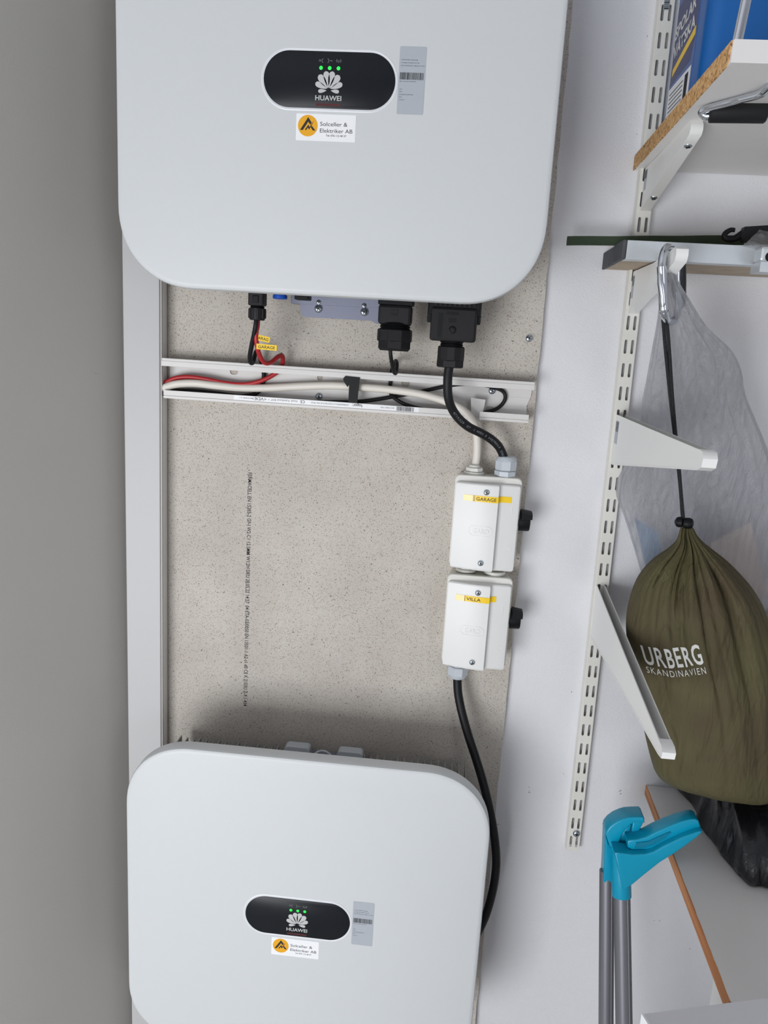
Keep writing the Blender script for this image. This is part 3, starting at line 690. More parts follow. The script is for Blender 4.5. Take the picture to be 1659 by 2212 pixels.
p = at(854, 700, YP); w = .0222
pg = thing('signal_plug', (p.x, YP, at(854, 757, YP).z), 'middle black plug of the upper inverter with a thin cable', 'plug')
z1 = at(854, 702, YP).z; z0 = at(854, 758, YP).z
link('plug_head', box((p.x-w-.001, YP-.014, at(854, 660, YP).z), (p.x+w+.001, YP+.014, .150), .0015), M_black, pg)
link('plug_body', box((p.x-w, YP-.0165, z1), (p.x+w-.0008, YP+.0165, at(854, 659, YP).z), .004), M_blackgland, pg)
zz = at(851, 676, YP).z
wd = link('window_recess', box((p.x-.005, YP-.0169, zz-.0037), (p.x+.004, YP-.0160, zz+.0037)), M_black, pg)
link('latch', box((p.x-.0044, YP-.0172, zz-.0008), (p.x+.0034, YP-.0166, zz+.003)), M_blackgland, wd)
link('thread', lathe((p.x, YP, z1+.002), (0, 0, -1), [(.0195, 0), (.0208, .0015), (.019, .003), (.0208, .0045), (.019, .006), (.0208, .0075), (.019, .010)], 28), M_black, pg, smooth=True)
gn = link('gland_nut', hexprof((p.x, YP, z1-.006), (0, 0, -1), .0228, z1-z0-.006, sides=8, rot=.3), M_blackgland, pg)
link('nut_collar', lathe((p.x, YP, z1-.0055), (0, 0, -1), [(.0215, 0), (.0232, .0015), (.0232, (z1-z0)*.45), (.021, (z1-z0)*.5)], 10), M_blackgland, gn)

p = at(980, 700, YP); w = .0300
pg = thing('power_plug', (p.x, YP, at(972, 795, YP).z), 'largest black plug of the upper inverter, with the thick cable', 'plug')
za = at(980, 665, YP).z; zb = at(978, 738, YP).z; zc = at(974, 796, YP).z
link('plug_head', box((p.x-w-.0035, YP-.016, za-.010), (p.x+w+.0035, YP+.016, .150), .002), M_black, pg)
bm = bmesh.new()
for k in range(9): b_box(bm, (p.x-.026+k*.0062, YP-.0178, za+.001), (p.x-.0225+k*.0062, YP-.0155, .146), .0005)
link('grip_ribs', bm, M_blackgland, pg)
link('plug_body', box((p.x-w, YP-.0190, zb), (p.x+w, YP+.019, za), .0035), M_blackgland, pg)
for dx, ww in ((-.035, .0075), (.0285, .007)): link('side_clip', box((p.x+dx, YP-.011, za-.020), (p.x+dx+ww-.001, YP+.011, .145), .001), M_black, pg)
q = at(977, 692, YP-.02); link('latch_window', box((q.x-.005, YP-.0194, q.z-.0027), (q.x+.005, YP-.0185, q.z+.0027)), M_black, pg)
q = at(978, 677, YP-.02); link('moulded_mark', box((q.x-.008, YP-.0193, q.z-.002), (q.x+.008, YP-.0188, q.z+.002)), M_black, pg)
q = at(951, 700, YP-.02); link('moulded_panel', box((q.x-.003, YP-.0193, q.z-.017), (q.x+.003, YP-.0188, q.z+.014)), M_black, pg)
q = at(977, 713, YP-.02); s_ = link('locking_screw', lathe((q.x, YP-.0185, q.z), (0, -1, 0), [(.0052, 0), (.0052, .0012), (.0040, .0016), (.0036, .0006)], 20), M_black, pg, smooth=True)
link('screw_slot', lathe((q.x, YP-.0190, q.z), (0, -1, 0), [(.0020, 0), (.0020, .0008)], 12), M_blackgland, s_)
pc = at(974, 765, YP)
link('thread', lathe((pc.x, YP, zb+.001), (0, 0, -1), [(.0150, 0), (.0155, .0020), (.0140, .0035), (.0155, .005), (.014, .0075)], 28), M_black, pg, smooth=True)
gn = link('gland_nut', lathe((pc.x, YP, zb-.006), (0, 0, -1), [(.0165, 0), (.0182, .0015), (.0182, (zb-zc)*.52), (.0165, (zb-zc)*.56)], 12), M_blackgland, pg)
link('nut_collar', hexprof((pc.x, YP, zb-.006-(zb-zc)*.50), (0, 0, -1), .0180, (zb-zc)*.5-.007, sides=7, rot=.3), M_blackgland, gn)

# ------------------------------------------------------------------ isolator switch boxes
def switch_box(zt, zb, word, wx0, wx1, label):
    x0, x1 = .1794, .2714; cx = (x0+x1)/2; cz = (zt+zb)/2; hh = (zt-zb)/2; hw = (x1-x0)/2
    t = thing('isolator_switch', (cx, -.045, zb), label, 'switch box', 'pair of white isolator switch boxes')
    L = [[(cx+x, y, cz+.002+z) for x, z in rrect(hw+a, hh+a, .008, 6)] for a, y in ((-.002, BW), (-.0005, -.030), (.0008, -.052), (.0016, -.0535), (.0016, -.0575), (.0006, -.0590))]
    link('base', loft(L), M_whitebase, t, smooth=True, angle=40)
    # lid: curved left part rising to a step, flat lower right part
    xs = x0+hw*2*.66
    prof = [(x0+.0006, -.057)] + [(x0+.0006+(xs-x0-.0006)*k/10, -.0655-.0105*math.sin(math.pi/2*k/10)) for k in range(11)] + [(xs+.0004, -.0745), (xs+.001, -.0690)]
    prof += [(xs+.003, -.0672), (xs+.008, -.0666), (x1-.003, -.0664), (x1-.0008, -.0655), (x1-.0003, -.057)]
    zl0, zl1 = zb, zt-.006
    loops = []
    for ins, zz in ((.0025, zl0), (.0004, zl0+.0018), (0, zl0+.004), (0, zl1-.004), (.0004, zl1-.0016), (.0025, zl1)):
        loops.append([(cx+(x-cx)*(1-ins/hw), y+(0 if y > -.058 else ins*.6), zz) for x, y in prof])
    lid = link('lid', loft(loops), M_white, t, smooth=True, angle=30)
    top = prof[1:-1]
    def ly(x):
        for (xa_, ya_), (xb_, yb_) in zip(top[:-1], top[1:]):
            if x <= xb_: return ya_+(yb_-ya_)*max(0, min(1, (x-xa_)/max(xb_-xa_, 1e-9)))
        return top[-1][1]
    for fz in (.085, .905):
        sx = x0+(x1-x0)*.475; screw(lid, (sx, ly(sx)+.0002, zl1-(zl1-zl0)*fz), .0043)
    # yellow tape that follows the lid
    zt_ = zl1-(zl1-zl0)*.165
    def tape(xa, xb, m, name):
        bm = bmesh.new(); n = 40; prev = None
        xsmp = sorted([xa+(xb-xa)*k/n for k in range(n+1)] + [v for v in (xs, xs+.0004, xs+.001, xs+.002, xs+.003) if xa < v < xb])
        for x in xsmp:
            y = ly(x)-.0005
            dx_ = .0005 if xs < x < xs+.004 else 0
            a, b = bm.verts.new((x+dx_, y, zt_+.0043)), bm.verts.new((x+dx_, y, zt_-.0043))
            if prev: bm.faces.new((prev[0], a, b, prev[1]))
            prev = (a, b)
        return link(name, bm, m, lid)
    xa, xb = x0+(x1-x0)*wx0, x0+(x1-x0)*wx1
    tape(xa, xa+(xb-xa)*.24, M_yellowpale, 'label_tape_end')
    tp = tape(xa+(xb-xa)*.20, xb, M_yellow, 'label_tape')
    bm = text_bm(word, .0050, bold=.004); wd = max(v.co.x for v in bm.verts); k = ((.028 if len(word) > 5 else .0205))/wd
    xc = xs-.0025-wd*k
    if len(word) <= 5: xc -= .010
    for v in bm.verts:
        x = xc+v.co.x*k; v.co = Vector((x, ly(x)-.0007, zt_-.0025+v.co.y))
    link('lettering', bm, M_ink, tp)
    # embossed maker's mark in an oval
    lx_, lz = x0+(x1-x0)*.43, zl1-(zl1-zl0)*.535
    n = 48; ol, il_ = capsule(.0170, .0072, 12), capsule(.0163, .0065, 12)
    bm = bmesh.new()
    R = [[bm.verts.new((lx_+x, ly(lx_+x)-dy, lz+z)) for x, z in o] for o, dy in ((ol, 0), (ol, .0005), (il_, .0005), (il_, 0))]
    for i in range(3):
        for j in range(len(ol)): bm.faces.new((R[i][j], R[i][(j+1) % len(ol)], R[i+1][(j+1) % len(ol)], R[i+1][j]))
    link('embossed_oval', bm, M_white, lid)
    bm = text_bm('GARO', .0075, width=.0220, extr=.0006)
    for v in bm.verts:
        x = lx_-.0105+v.co.x; v.co = Vector((x, ly(x)-v.co.z, lz-.0037+v.co.y))
    link('embossed_lettering', bm, M_white, lid)
    xr = x1-.0105
    link('on_mark', box((xr-.0004, ly(xr)-.0005, zl1-(zl1-zl0)*.315), (xr+.0004, ly(xr), zl1-(zl1-zl0)*.24)), M_white, lid)
    bm = bmesh.new(); zc = zl1-(zl1-zl0)*.735
    b_tube(bm, [Vector((xr+.0036*math.cos(2*math.pi*k/24), ly(xr), zc+.0036*math.sin(2*math.pi*k/24))) for k in range(24)], .0004, 6, closed=True)
    link('off_mark', bm, M_white, lid)
    # black rotary knob on the right side
    kz = zb+(zt-zb)*.545; ky = -.044
    kn = link('knob', lathe((x1+.0008, ky, kz), (1, 0, 0), [(.0150, 0), (.0152, .002), (.0148, .0155), (.0140, .0172)], 28), M_black, t, smooth=True)
    link('knob_grip', loft([[(x1+.0008+h, ky+y, kz+z) for y, z in o] for h, o in ((.004, [(-.016, .004), (-.016, .0135), (-.006, .0158), (.008, .0158), (.008, .004)]), (.0195, [(-.015, .005), (-.015, .0115), (-.006, .0140), (.006, .0140), (.006, .005)]))]), M_black, kn)
    return t, x0, x1
zt1, zb1, zt2, zb2 = -.1085, -.2400, -.2555, -.3915
b1, sx0, sx1 = switch_box(zt1, zb1, 'GARAGE', .13, .87, 'upper white switch box with the longer-worded yellow tape')
b2, _, _ = switch_box(zt2, zb2, 'VILLA', .13, .77, 'lower white switch box with the shorter-worded yellow tape')
def gland(name, x, y, z, up, m, label, big):
    t = thing(name, (x, y, z if up else z-.025), label, 'cable gland')
    ax = (0, 0, 1 if up else -1)
    if big:
        link('lock_nut', hexprof((x, y, z), ax, .0158, .0085, sides=8, rot=.2), m, t)
        link('cap_nut', hexprof((x, y, z+(.0090 if up else -.0090)), ax, .0160, .0145, sides=8, rot=.35, ch=.06), m, t)
        link('dome', lathe((x, y, z+(.0225 if up else -.0225)), ax, [(.0150, 0), (.0142, .003), (.0115, .0058), (.0072, .0066)], 28), m, t, smooth=True)
    else:
        link('flange', lathe((x, y, z-.001), ax, [(.0148, 0), (.0150, .002), (.0140, .0038)], 28), m, t, smooth=True)
        link('lock_nut', hexprof((x, y, z+.003 if up else z-.003), ax, .0128, .0060, sides=8, rot=.35), m, t)
        link('sleeve', lathe((x, y, z+.008 if up else z-.008), ax, [(.0090, 0), (.0075, .0040)], 24), m, t, smooth=True)
    return t
gy = -.044
gx = at(1092, 1012, gy).x
gland('cable_gland', gx, gy, zt1+.0036, True, M_gland, 'grey cable gland on top of the upper switch box', True)
wx = at(1024, 1022, -.038).x
gland('cable_gland', wx, -.038, zt1+.0036, True, M_whitebase, 'white cable nut where the white cable enters the upper switch box', False)
vx = at(988, 1455, -.045).x
gland('cable_gland', vx, -.045, zb2+.0025, False, M_gland, 'grey cable gland under the lower switch box', True)
cx_ = at(1005, 1245, -.035).x
cn = thing('box_coupler', (cx_, -.035, zt2), 'white nut joining the two switch boxes', 'coupler')
link('flange', lathe((cx_, -.035, zt2+.0036), (0, 0, 1), [(.0152, 0), (.0152, .003), (.0140, .004)], 28), M_whitebase, cn, smooth=True)
link('lock_nut', hexprof((cx_, -.035, zt2+.0076), (0, 0, 1), .0125, .0060, sides=8, rot=.3), M_whitebase, cn)
ex = at(1067, 1248, -.038).x
kp = thing('knockout_plug', (ex, -.038, zt2), 'round white blanking plug on top of the lower switch box', 'plug')
link('ring', lathe((ex, -.038, zt2+.0036), (0, 0, 1), [(.0160, 0), (.0160, .004), (.0150, .0050), (.0135, .0050), (.0130, .0020)], 32), M_whitebase, kp, smooth=True)

# ------------------------------------------------------------------ wall rail with slots
def rx(z): return .4034 + (.5075-z)*.00748
PITCHZ = .0325
rl = thing('shelf_rail', (rx(-.71), -.007, -.7130), 'white slotted shelf rail screwed upright to the wall', 'rail')
bm = bmesh.new(); HWR = .0093
k0, k1 = -9, 37
for k in range(k0, k1+1):
    zc = .5075-k*PITCHZ; a, b = zc+PITCHZ/2, zc-PITCHZ/2
    if k == k1: b = -.7115
    cx = rx(zc)
    sl = [(x, z) for z, x in capsule(.0098, .0019, 5)]
    holed([(rx(a)-HWR, a), (rx(b)-HWR, b), (rx(b)+HWR, b), (rx(a)+HWR, a)], [[(cx+dx+x, zc+z) for x, z in sl] for dx in (-.0046, .0046)], -.0140, .0016, bm)
link('slotted_face', bm, M_rail, rl)
bm = bmesh.new(); za, zb_ = .5075-k0*PITCHZ+PITCHZ/2, -.7115
for s in (-1, 1):
    xa, xb = rx(za)+s*HWR, rx(zb_)+s*HWR
    b_loft(bm, [[(xa-.0007, -.0132, za), (xa+.0007, -.0132, za), (xa+s*.0012+.0007, -.0004, za), (xa+s*.0012-.0007, -.0004, za)],
                [(xb-.0007, -.0132, zb_), (xb+.0007, -.0132, zb_), (xb+s*.0012+.0007, -.0004, zb_), (xb+s*.0012-.0007, -.0004, zb_)]])
link('rail_sides', bm, M_rail, rl)
screw(rl, at(1245, 1800, -.0143), .0058)
sb_ = link('bar_code_sticker', box((at(1434, 8, -.0146).x, -.0146, .5105), (at(1447, 8, -.0146).x, -.0140, .545)), M_label, rl)
bm = bmesh.new()
for k in range(9): b_box(bm, (at(1435, 8, -.0148).x, -.0149, .5115+k*.0022), (at(1446, 8, -.0148).x, -.0146, .5115+k*.0022+(.0008 if k % 3 else .0013)))
link('bar_code', bm, M_ink, sb_)

# ------------------------------------------------------------------ brackets (U-shaped sheet metal)
def bracket(xc, side, label, tip=3, sticker=None, w=.0058):
    """side: outline (y, z), first the top edge from wall to tip, then back along the bottom"""
    base = side[0]
    t = thing('shelf_bracket', (xc, -.02, min(z for _, z in side)), label, 'bracket', 'white shelf brackets on the rail')
    th = .0012
    for s, nm in ((-1, 'side_plate'), (1, 'side_plate')):
        link(nm, loft([[(xc+s*w-th/2, y, z) for y, z in side], [(xc+s*w+th/2, y, z) for y, z in side]]), M_bracket, t)
    # web along bottom and tip
    bot = side[tip-1:]
    lo = [Vector(p) for p in bot]; cen = Vector((sum(p[0] for p in side)/len(side), sum(p[1] for p in side)/len(side))); loops = []
    for i in range(len(lo)):
        d = (lo[min(i+1, len(lo)-1)]-lo[max(i-1, 0)]).normalized(); nn = Vector((-d.y, d.x))
        if nn.dot(cen-lo[i]) < 0: nn = -nn
        q = lo[i]+nn*.0012; e_ = lo[i]-nn*.0005
        loops.append([(xc-w-.0009, e_.x, e_.y), (xc+w+.0009, e_.x, e_.y), (xc+w+.0009, q.x, q.y), (xc-w-.0009, q.x, q.y)])
    link('web', loft(loops), M_bracket, t, smooth=True, angle=50)
    if sticker:
        y0, y1, z0, z1 = sticker
        s_ = link('price_sticker', box((xc-w-.0009, y1, z0), (xc-w-.0004, y0, z1)), M_label, t)
        bm = bmesh.new(); rnd = random.Random(int(abs(z0)*1e4)); z = z1-.001
        while z > z0+(z1-z0)*.55:
            h = rnd.choice((.0004, .0007, .0011)); b_box(bm, (xc-w-.0011, y1+.0008, z-h), (xc-w-.0009, y0-.0008, z)); z -= h+.0005
        link('bar_code', bm, M_inkg, s_)
    return t
XB = .4068
def rnd_tip(y, zt, zb, n=6):             # rounded nose between the top and bottom corner
    r = (zt-zb)/2; out = []
    for k in range(n+1):
        a = math.pi/2-math.pi*k/n*.5
        out.append((y-r*1.2*math.cos(a), zt-2*r+2*r*math.sin(a)))
    return out
# upper, under the shelf: the shelf slopes a little upwards to the front
bracket(XB, [(-.0145, .3185), (-.115, .3222), (-.2190, .3262), (-.2245, .3215), (-.2255, .3160), (-.222, .3115), (-.205, .3075), (-.150, .2960), (-.060, .2770), (-.0145, .2660)], 'white bracket under the upper shelf', sticker=(-.0165, -.031, .290, .316))
bracket(XB, [(-.0145, .1860), (-.130, .1866), (-.2230, .1945), (-.2310, .1915), (-.2325, .1850), (-.2290, .1785), (-.175, .1640), (-.080, .1470), (-.0145, .1310)], 'white bracket carrying the aluminium profile and the hanging bags', sticker=(-.0165, -.030, .150, .180))
bracket(XB, [(-.0145, -.0100), (-.210, -.0100), (-.4080, -.0095), (-.4200, -.0105), (-.4240, -.0160), (-.4220, -.0240), (-.4100, -.0285), (-.250, -.0500), (-.030, -.0800), (-.0145, -.0802)], 'empty white bracket level with the upper switch box', sticker=(-.021, -.040, -.050, -.018))
bracket(XB, [(-.0145, -.2640), (-.210, -.2860), (-.4080, -.3075), (-.4210, -.3085), (-.4275, -.3120), (-.4260, -.3190), (-.4140, -.3210), (-.218, -.3319), (-.040, -.3435), (-.0145, -.3440)], 'empty white bracket pointing out in front of the green sack')
for (y, z) in ((-.056, .2762), (-.1975, .3070)):
    b = bpy.data.objects['shelf_bracket']
    screw(b, (XB, y, z), .0048, axis=(0, -.25, -1))

# ------------------------------------------------------------------ upper shelf with things on it
sh = thing('shelf_board', (.80, -.19, .319), 'white chipboard shelf with a raw sawn end, top right', 'shelf')
sx0, sx1 = .3868, 1.25
def sl(y): return -y*.0322                # slight rise towards the front
def slab(x0, x1, y0, y1, z0, z1): return loft([[(x0, y0, z0+sl(y0)), (x0, y1, z0+sl(y1)), (x0, y1, z1+sl(y1)), (x0, y0, z1+sl(y0))], [(x1, y0, z0+sl(y0)), (x1, y1, z0+sl(y1)), (x1, y1, z1+sl(y1)), (x1, y0, z1+sl(y0))]])
link('board', slab(sx0+.0015, sx1, -.0010, -.3830, .3189, .3376), M_melamine, sh)
random.seed(12); n = 40
bm = bmesh.new()
top = [(sx0, -.001-.381*k/n, .3376+sl(-.001-.381*k/n)-random.uniform(0, .0003)) for k in range(n+1)]
bot = [(sx0, -.001-.381*k/n, .3189+sl(-.001-.381*k/n)-random.uniform(0, .0009)) for k in range(n+1)]
bot[-1] = (sx0, -.378, .3189+sl(-.378)+.003)
b_loft(bm, [[Vector(p)+Vector((d, 0, 0)) for p in top+bot[::-1]] for d in (0, .0015)])
link('sawn_end', bm, M_chip, sh)
link('front_edging', slab(sx0+.002, sx1, -.3830, -.3838, .3189, .3378), M_melamine, sh)
# blue canister
zc0 = .3376+.0068
cn = thing('fluid_canister', (.50, -.13, zc0), 'blue plastic washer fluid canister on the upper shelf', 'canister')
L = []
for ins, zz in ((.006, zc0), (.001, zc0+.004), (0, zc0+.012), (0, zc0+.22), (.012, zc0+.24), (.05, zc0+.262)):
    L.append([(.503+x, -.127+y, zz) for x, y in rrect(.094-ins, .079-ins, .018-ins*.3, 8)])
link('body', loft(L), M_blueca, cn, smooth=True, angle=50)
link('cap', lathe((.53, -.12, zc0+.262), (0, 0, 1), [(.026, 0), (.026, .025), (.022, .028)], 24), mat('cap_white', rgb(225, 225, 225), .4), cn, smooth=True)
lbx = .4088
ll = link('front_label', box((lbx-.0003, -.1640, zc0+.001), (lbx+.0006, -.0620, zc0+.20), .0002), M_bluelab, cn)
LEFT = Matrix(((0, 0, -1), (-1, 0, 0), (0, 1, 0)))          # lettering on the canister's left side, read towards the front
text('SPOLAR', (lbx-.0006, -.0630, zc0+.113), .0150, M_print, ll, width=.086, bold=.03, rot=.10, frame=LEFT)
text('VÄTSKA', (lbx-.0006, -.0640, zc0+.0905), .0150, M_print, ll, width=.090, bold=.03, rot=.10, frame=LEFT)
def left_quad(pts, m, nm, dx=.0005): return link(nm, loft([[(lbx-dx, y, z) for y, z in pts], [(lbx-dx+.0003, y, z) for y, z in pts]]), m, ll)
left_quad([(-.0700, zc0+.070), (-.1600, zc0+.0880), (-.1590, zc0+.0975), (-.0700, zc0+.078)], M_yellow, 'yellow_stripe', .0007)
left_quad([(-.0625, zc0+.0002), (-.1580, zc0+.0002), (-.1580, zc0+.0565), (-.0625, zc0+.0565)], M_stick, 'text_panel', .0006)
left_quad([(-.0625, zc0+.060), (-.150, zc0+.064), (-.1635, zc0+.090), (-.1635, zc0+.145), (-.150, zc0+.16), (-.0625, zc0+.15)], mat('label_navy', rgb(44, 50, 104), .4), 'dark_swirl', .0004)
bm = bmesh.new(); rnd = random.Random(2); y = -.1380
while y > -.1500:
    w = rnd.choice((.0005, .0008)); b_box(bm, (lbx-.0010, y-w, zc0+.006), (lbx-.0007, y, zc0+.052)); y -= w+.0006
link('bar_code', bm, M_ink, ll)
bm = bmesh.new()
for k in range(9): b_box(bm, (lbx-.0010, -.130, zc0+.008+k*.0050), (lbx-.0007, -.070, zc0+.0090+k*.0050))
link('small_print', bm, M_inkg, ll)
# chrome rod standing near the shelf's front edge
ra, rb = at(1592, 95, -.360), at(1613, -5, -.360)
d = (rb-ra)
link('chrome_rod', tube([ra+d*(-.12), ra, ra+d*4.5], .0046, 20), M_chrome, None, smooth=True, label='upright chrome rod standing on the upper shelf edge', cat='rod')
# chrome handle with black foam grip hanging below the shelf
hk = thing('grip_handle', at(1530, 250, -.27), 'chrome bar handle with a black foam grip below the shelf', 'handle')
pts = [at(1700, 160, -.352), at(1662, 187, -.338), at(1640, 204, -.327), at(1600, 215, -.306), at(1560, 226, -.290), at(1528, 235, -.277), at(1517, 242, -.270), at(1522, 251, -.268), at(1536, 251, -.270), at(1560, 247, -.272)]
path = crom(pts, 6)
bm = bmesh.new(); loops = []
for i, p in enumerate(path):
    t_ = (path[min(i+1, len(path)-1)]-path[max(i-1, 0)]).normalized(); up = Vector((0, 0, 1)); sd = t_.cross(up).normalized(); up = sd.cross(t_)
    loops.append([p+sd*.0045*math.cos(a)+up*.0036*math.sin(a) for a in [2*math.pi*k/14 for k in range(14)]])
link('chrome_bar', b_loft(bm, loops), M_chrome, hk, smooth=True)
ga, gb = at(1534, 243, -.272), at(1656, 244, -.276)
link('foam_grip', lathe(ga, (gb-ga), [(.0062, -.001), (.0098, .0005), (.0098, (gb-ga).length-.0015), (.0085, (gb-ga).length)], 26), M_rubber, hk, smooth=True, angle=50)
link('grip_core', tube([gb-(gb-ga)*.05, gb+(gb-ga)*.6], .004, 14), M_chrome, hk, smooth=True)

# ------------------------------------------------------------------ aluminium profile and green strap on the second bracket
zb0 = .1880
ap = thing('aluminium_profile', (.70, -.07, zb0), 'grey aluminium-faced plank lying across the second bracket', 'plank')
PXL = .3600; pl_len = 1.15
def bar(y0, y1, z0, z1, x0, x1, bev=0): return box((x0, y0, z0), (x1, y1, z1), bev)
link('aluminium_face', bar(-.1400, -.1370, zb0, zb0+.0225, PXL+.004, pl_len, .0006), M_steelp, ap)
link('bottom_edge', bar(-.1380, -.1200, zb0, zb0+.0030, PXL+.003, pl_len, .0006), M_steelp, ap)
link('core', bar(-.1365, -.0020, zb0+.0004, zb0+.0220, PXL+.003, pl_len), M_wood_raw, ap)
random.seed(4)
bm = bmesh.new()
b_box(bm, (PXL-.0015, -.1402, zb0-.0002), (PXL+.0035, -.0820, zb0+.0228), .0012); b_box(bm, (PXL-.0005, -.0830, zb0-.0004), (PXL+.0035, -.0020, zb0+.0222), .0012)
link('end_cap', bm, M_endcap, ap)
sa, sb = at(1226, 517.5, -.055), at(1700, 512, -.075)
zs = zb0+.0232
bm = bmesh.new(); n = 30; loops = []
for k in range(n+1):
    x = sa.x+(sb.x-sa.x)*k/n; y = -.050-.012*k/n
    h = .0115; zz = zs+.0004+.0002*math.sin(k*.7)+.0125*k/n
    if k < 7: zz += (1-k/7)*.0002
    loops.append([(x, y-.002, zz), (x, y+.002, zz), (x, y+.0035, zz+h*.5), (x, y+.002, zz+h), (x, y-.002, zz+h), (x, y-.0012, zz+h*.5)])
link('webbing_strap', b_loft(bm, loops), M_strap, None, smooth=True, label='dark green webbing strap lying along the aluminium plank', cat='strap')
# black strap hook and clear wrapping at the right edge
h0 = at(1568, 515, -.105)
hp = [at(1587, 497, -.105), at(1578, 497, -.105), at(1568, 503, -.105), at(1565, 511, -.105), at(1572, 517, -.105), at(1588, 515, -.105), at(1604, 505, -.105)]
sk = thing('strap_hook', (h0.x, h0.y, zs), 'black plastic strap hook lying on the plank at the right edge', 'hook')
path = crom(hp, 6)
link('hook', tube(path, [.0026+.0022*i/len(path) for i in range(len(path))], 12), M_black, sk, smooth=True)
o = [at(1596, 512, -.105), at(1606, 491, -.105), at(1720, 484, -.105), at(1720, 524, -.105), at(1604, 524, -.105)]
zmin = zs+.0004
link('buckle', loft([[(p.x, -.105+dy, max(p.z, zmin)) for p in o] for dy in (-.006, .006)]), M_black, sk)
def crumple(name, outline, Y0, Y1, label, m, seed, cat):
    rnd = random.Random(seed); bm = bmesh.new(); n = 10
    rows = []
    for i in range(n+1):
        t = i/n; row = []
        for j in range(n+1):
            s = j/n
            a = Vector(outline[0]).lerp(Vector(outline[1]), s); b = Vector(outline[3]).lerp(Vector(outline[2]), s); p = a.lerp(b, t)
            row.append(bm.verts.new(p+Vector((rnd.uniform(-1, 1)*.0012, rnd.uniform(-1, 1)*.003, rnd.uniform(-1, 1)*.0012))))
        rows.append(row)
    for i in range(n):
        for j in range(n): bm.faces.new((rows[i][j], rows[i][j+1], rows[i+1][j+1], rows[i+1][j]))
    return link(name, bm, m, None, smooth=True, angle=80, label=label, cat=cat)
crumple('plastic_wrap', [at(1640, 497, -.118), at(1740, 500, -.118), at(1740, 575, -.150), at(1605, 530, -.150)], 0, 0, 'scrap of clear plastic wrap over the strap hook', M_film, 7, 'plastic')
dv = at(1648, 550, -.165)
tb = thing('clamp_fitting', at(1660, 565, -.165), 'small grey metal clamp fitting at the right picture edge', 'fitting')
link('clamp_body', box(at(1633, 566, -.165)+Vector((0, -.012, 0)), at(1700, 537, -.165)+Vector((0, .012, 0)), .003), M_steelp, tb)
link('clamp_hole', lathe(at(1655, 557, -.165)+Vector((0, -.0115, 0)), (0, -1, 0), [(.0055, 0), (.0055, .001)], 20), M_black, tb)
link('clamp_foot', box((at(1640, 566, -.165).x, -.170, zb0-.010), (at(1695, 566, -.165).x, -.139, at(1640, 566, -.165).z)), M_steelp, tb)

# ------------------------------------------------------------------ carabiner, cord, sack
YK = -.190
pth = []
for k in range(36):
    a = 2*math.pi*k/36; c_, s_ = math.cos(a), math.sin(a)
    ex_ = .0150; hz = .0415
    x = ex_*math.copysign(abs(c_)**.8, c_); z = hz*math.copysign(abs(s_)**.62, s_)
    pth.append(Vector((.4075+x-z*.11+(.002 if z < 0 else 0), YK+x*1.5, .1565+z)))
kb = thing('carabiner', (.4085, YK, .112), 'shiny steel carabiner hooked over the second bracket', 'carabiner')
link('ring', tube(pth, .0044, 14, closed=True), M_chrome, kb, smooth=True)
g0, g1 = pth[18], pth[23]
link('gate_sleeve', tube([pth[16].lerp(pth[17], .5), pth[21].lerp(pth[22], .6)], .0056, 16), M_chrome, kb, smooth=True)
link('gate_joint', tube([pth[22], pth[23]], .0050, 16), M_chrome, kb, smooth=True)

kpts = [(1440, 688, -.190), (1446, 760, -.187), (1452, 850, -.182), (1459, 930, -.176), (1466, 1000, -.168), (1471, 1060, -.160), (1476, 1115, -.152), (1480, 1140, -.150)]
kpts2 = [(1432, 690, -.188), (1438, 760, -.186), (1447, 850, -.181), (1456, 930, -.175), (1464, 1000, -.167), (1470, 1060, -.159), (1474, 1115, -.151), (1478, 1140, -.149)]
YS = -.150
sk_rings = [  # left px, py, right px, py, half depth
    (1477, 1133, 1493, 1133, .006), (1470, 1143, 1499, 1143, .011), (1466, 1157, 1507, 1157, .014), (1460, 1172, 1521, 1172, .020), (1441, 1192, 1544, 1190, .033),
    (1415, 1212, 1570, 1210, .047), (1392, 1236, 1597, 1236, .058), (1374, 1264, 1621, 1264, .067), (1362, 1300, 1643, 1300, .074), (1355, 1340, 1658, 1340, .079), (1356, 1385, 1671, 1385, .082),
    (1366, 1430, 1682, 1430, .083), (1378, 1480, 1690, 1480, .083), (1386, 1530, 1696, 1540, .082), (1392, 1580, 1700, 1595, .080), (1401, 1622, 1702, 1645, .077), (1408, 1650, 1702, 1683, .070), (1415, 1668, 1699, 1703, .056), (1430, 1680, 1690, 1714, .034), (1470, 1685, 1668, 1716, .014), (1520, 1692, 1630, 1712, .005)]
sk_t = thing('stuff_sack', at(1550, 1700, YS), 'olive green drawstring sack with white lettering, hanging on a cord', 'sack')
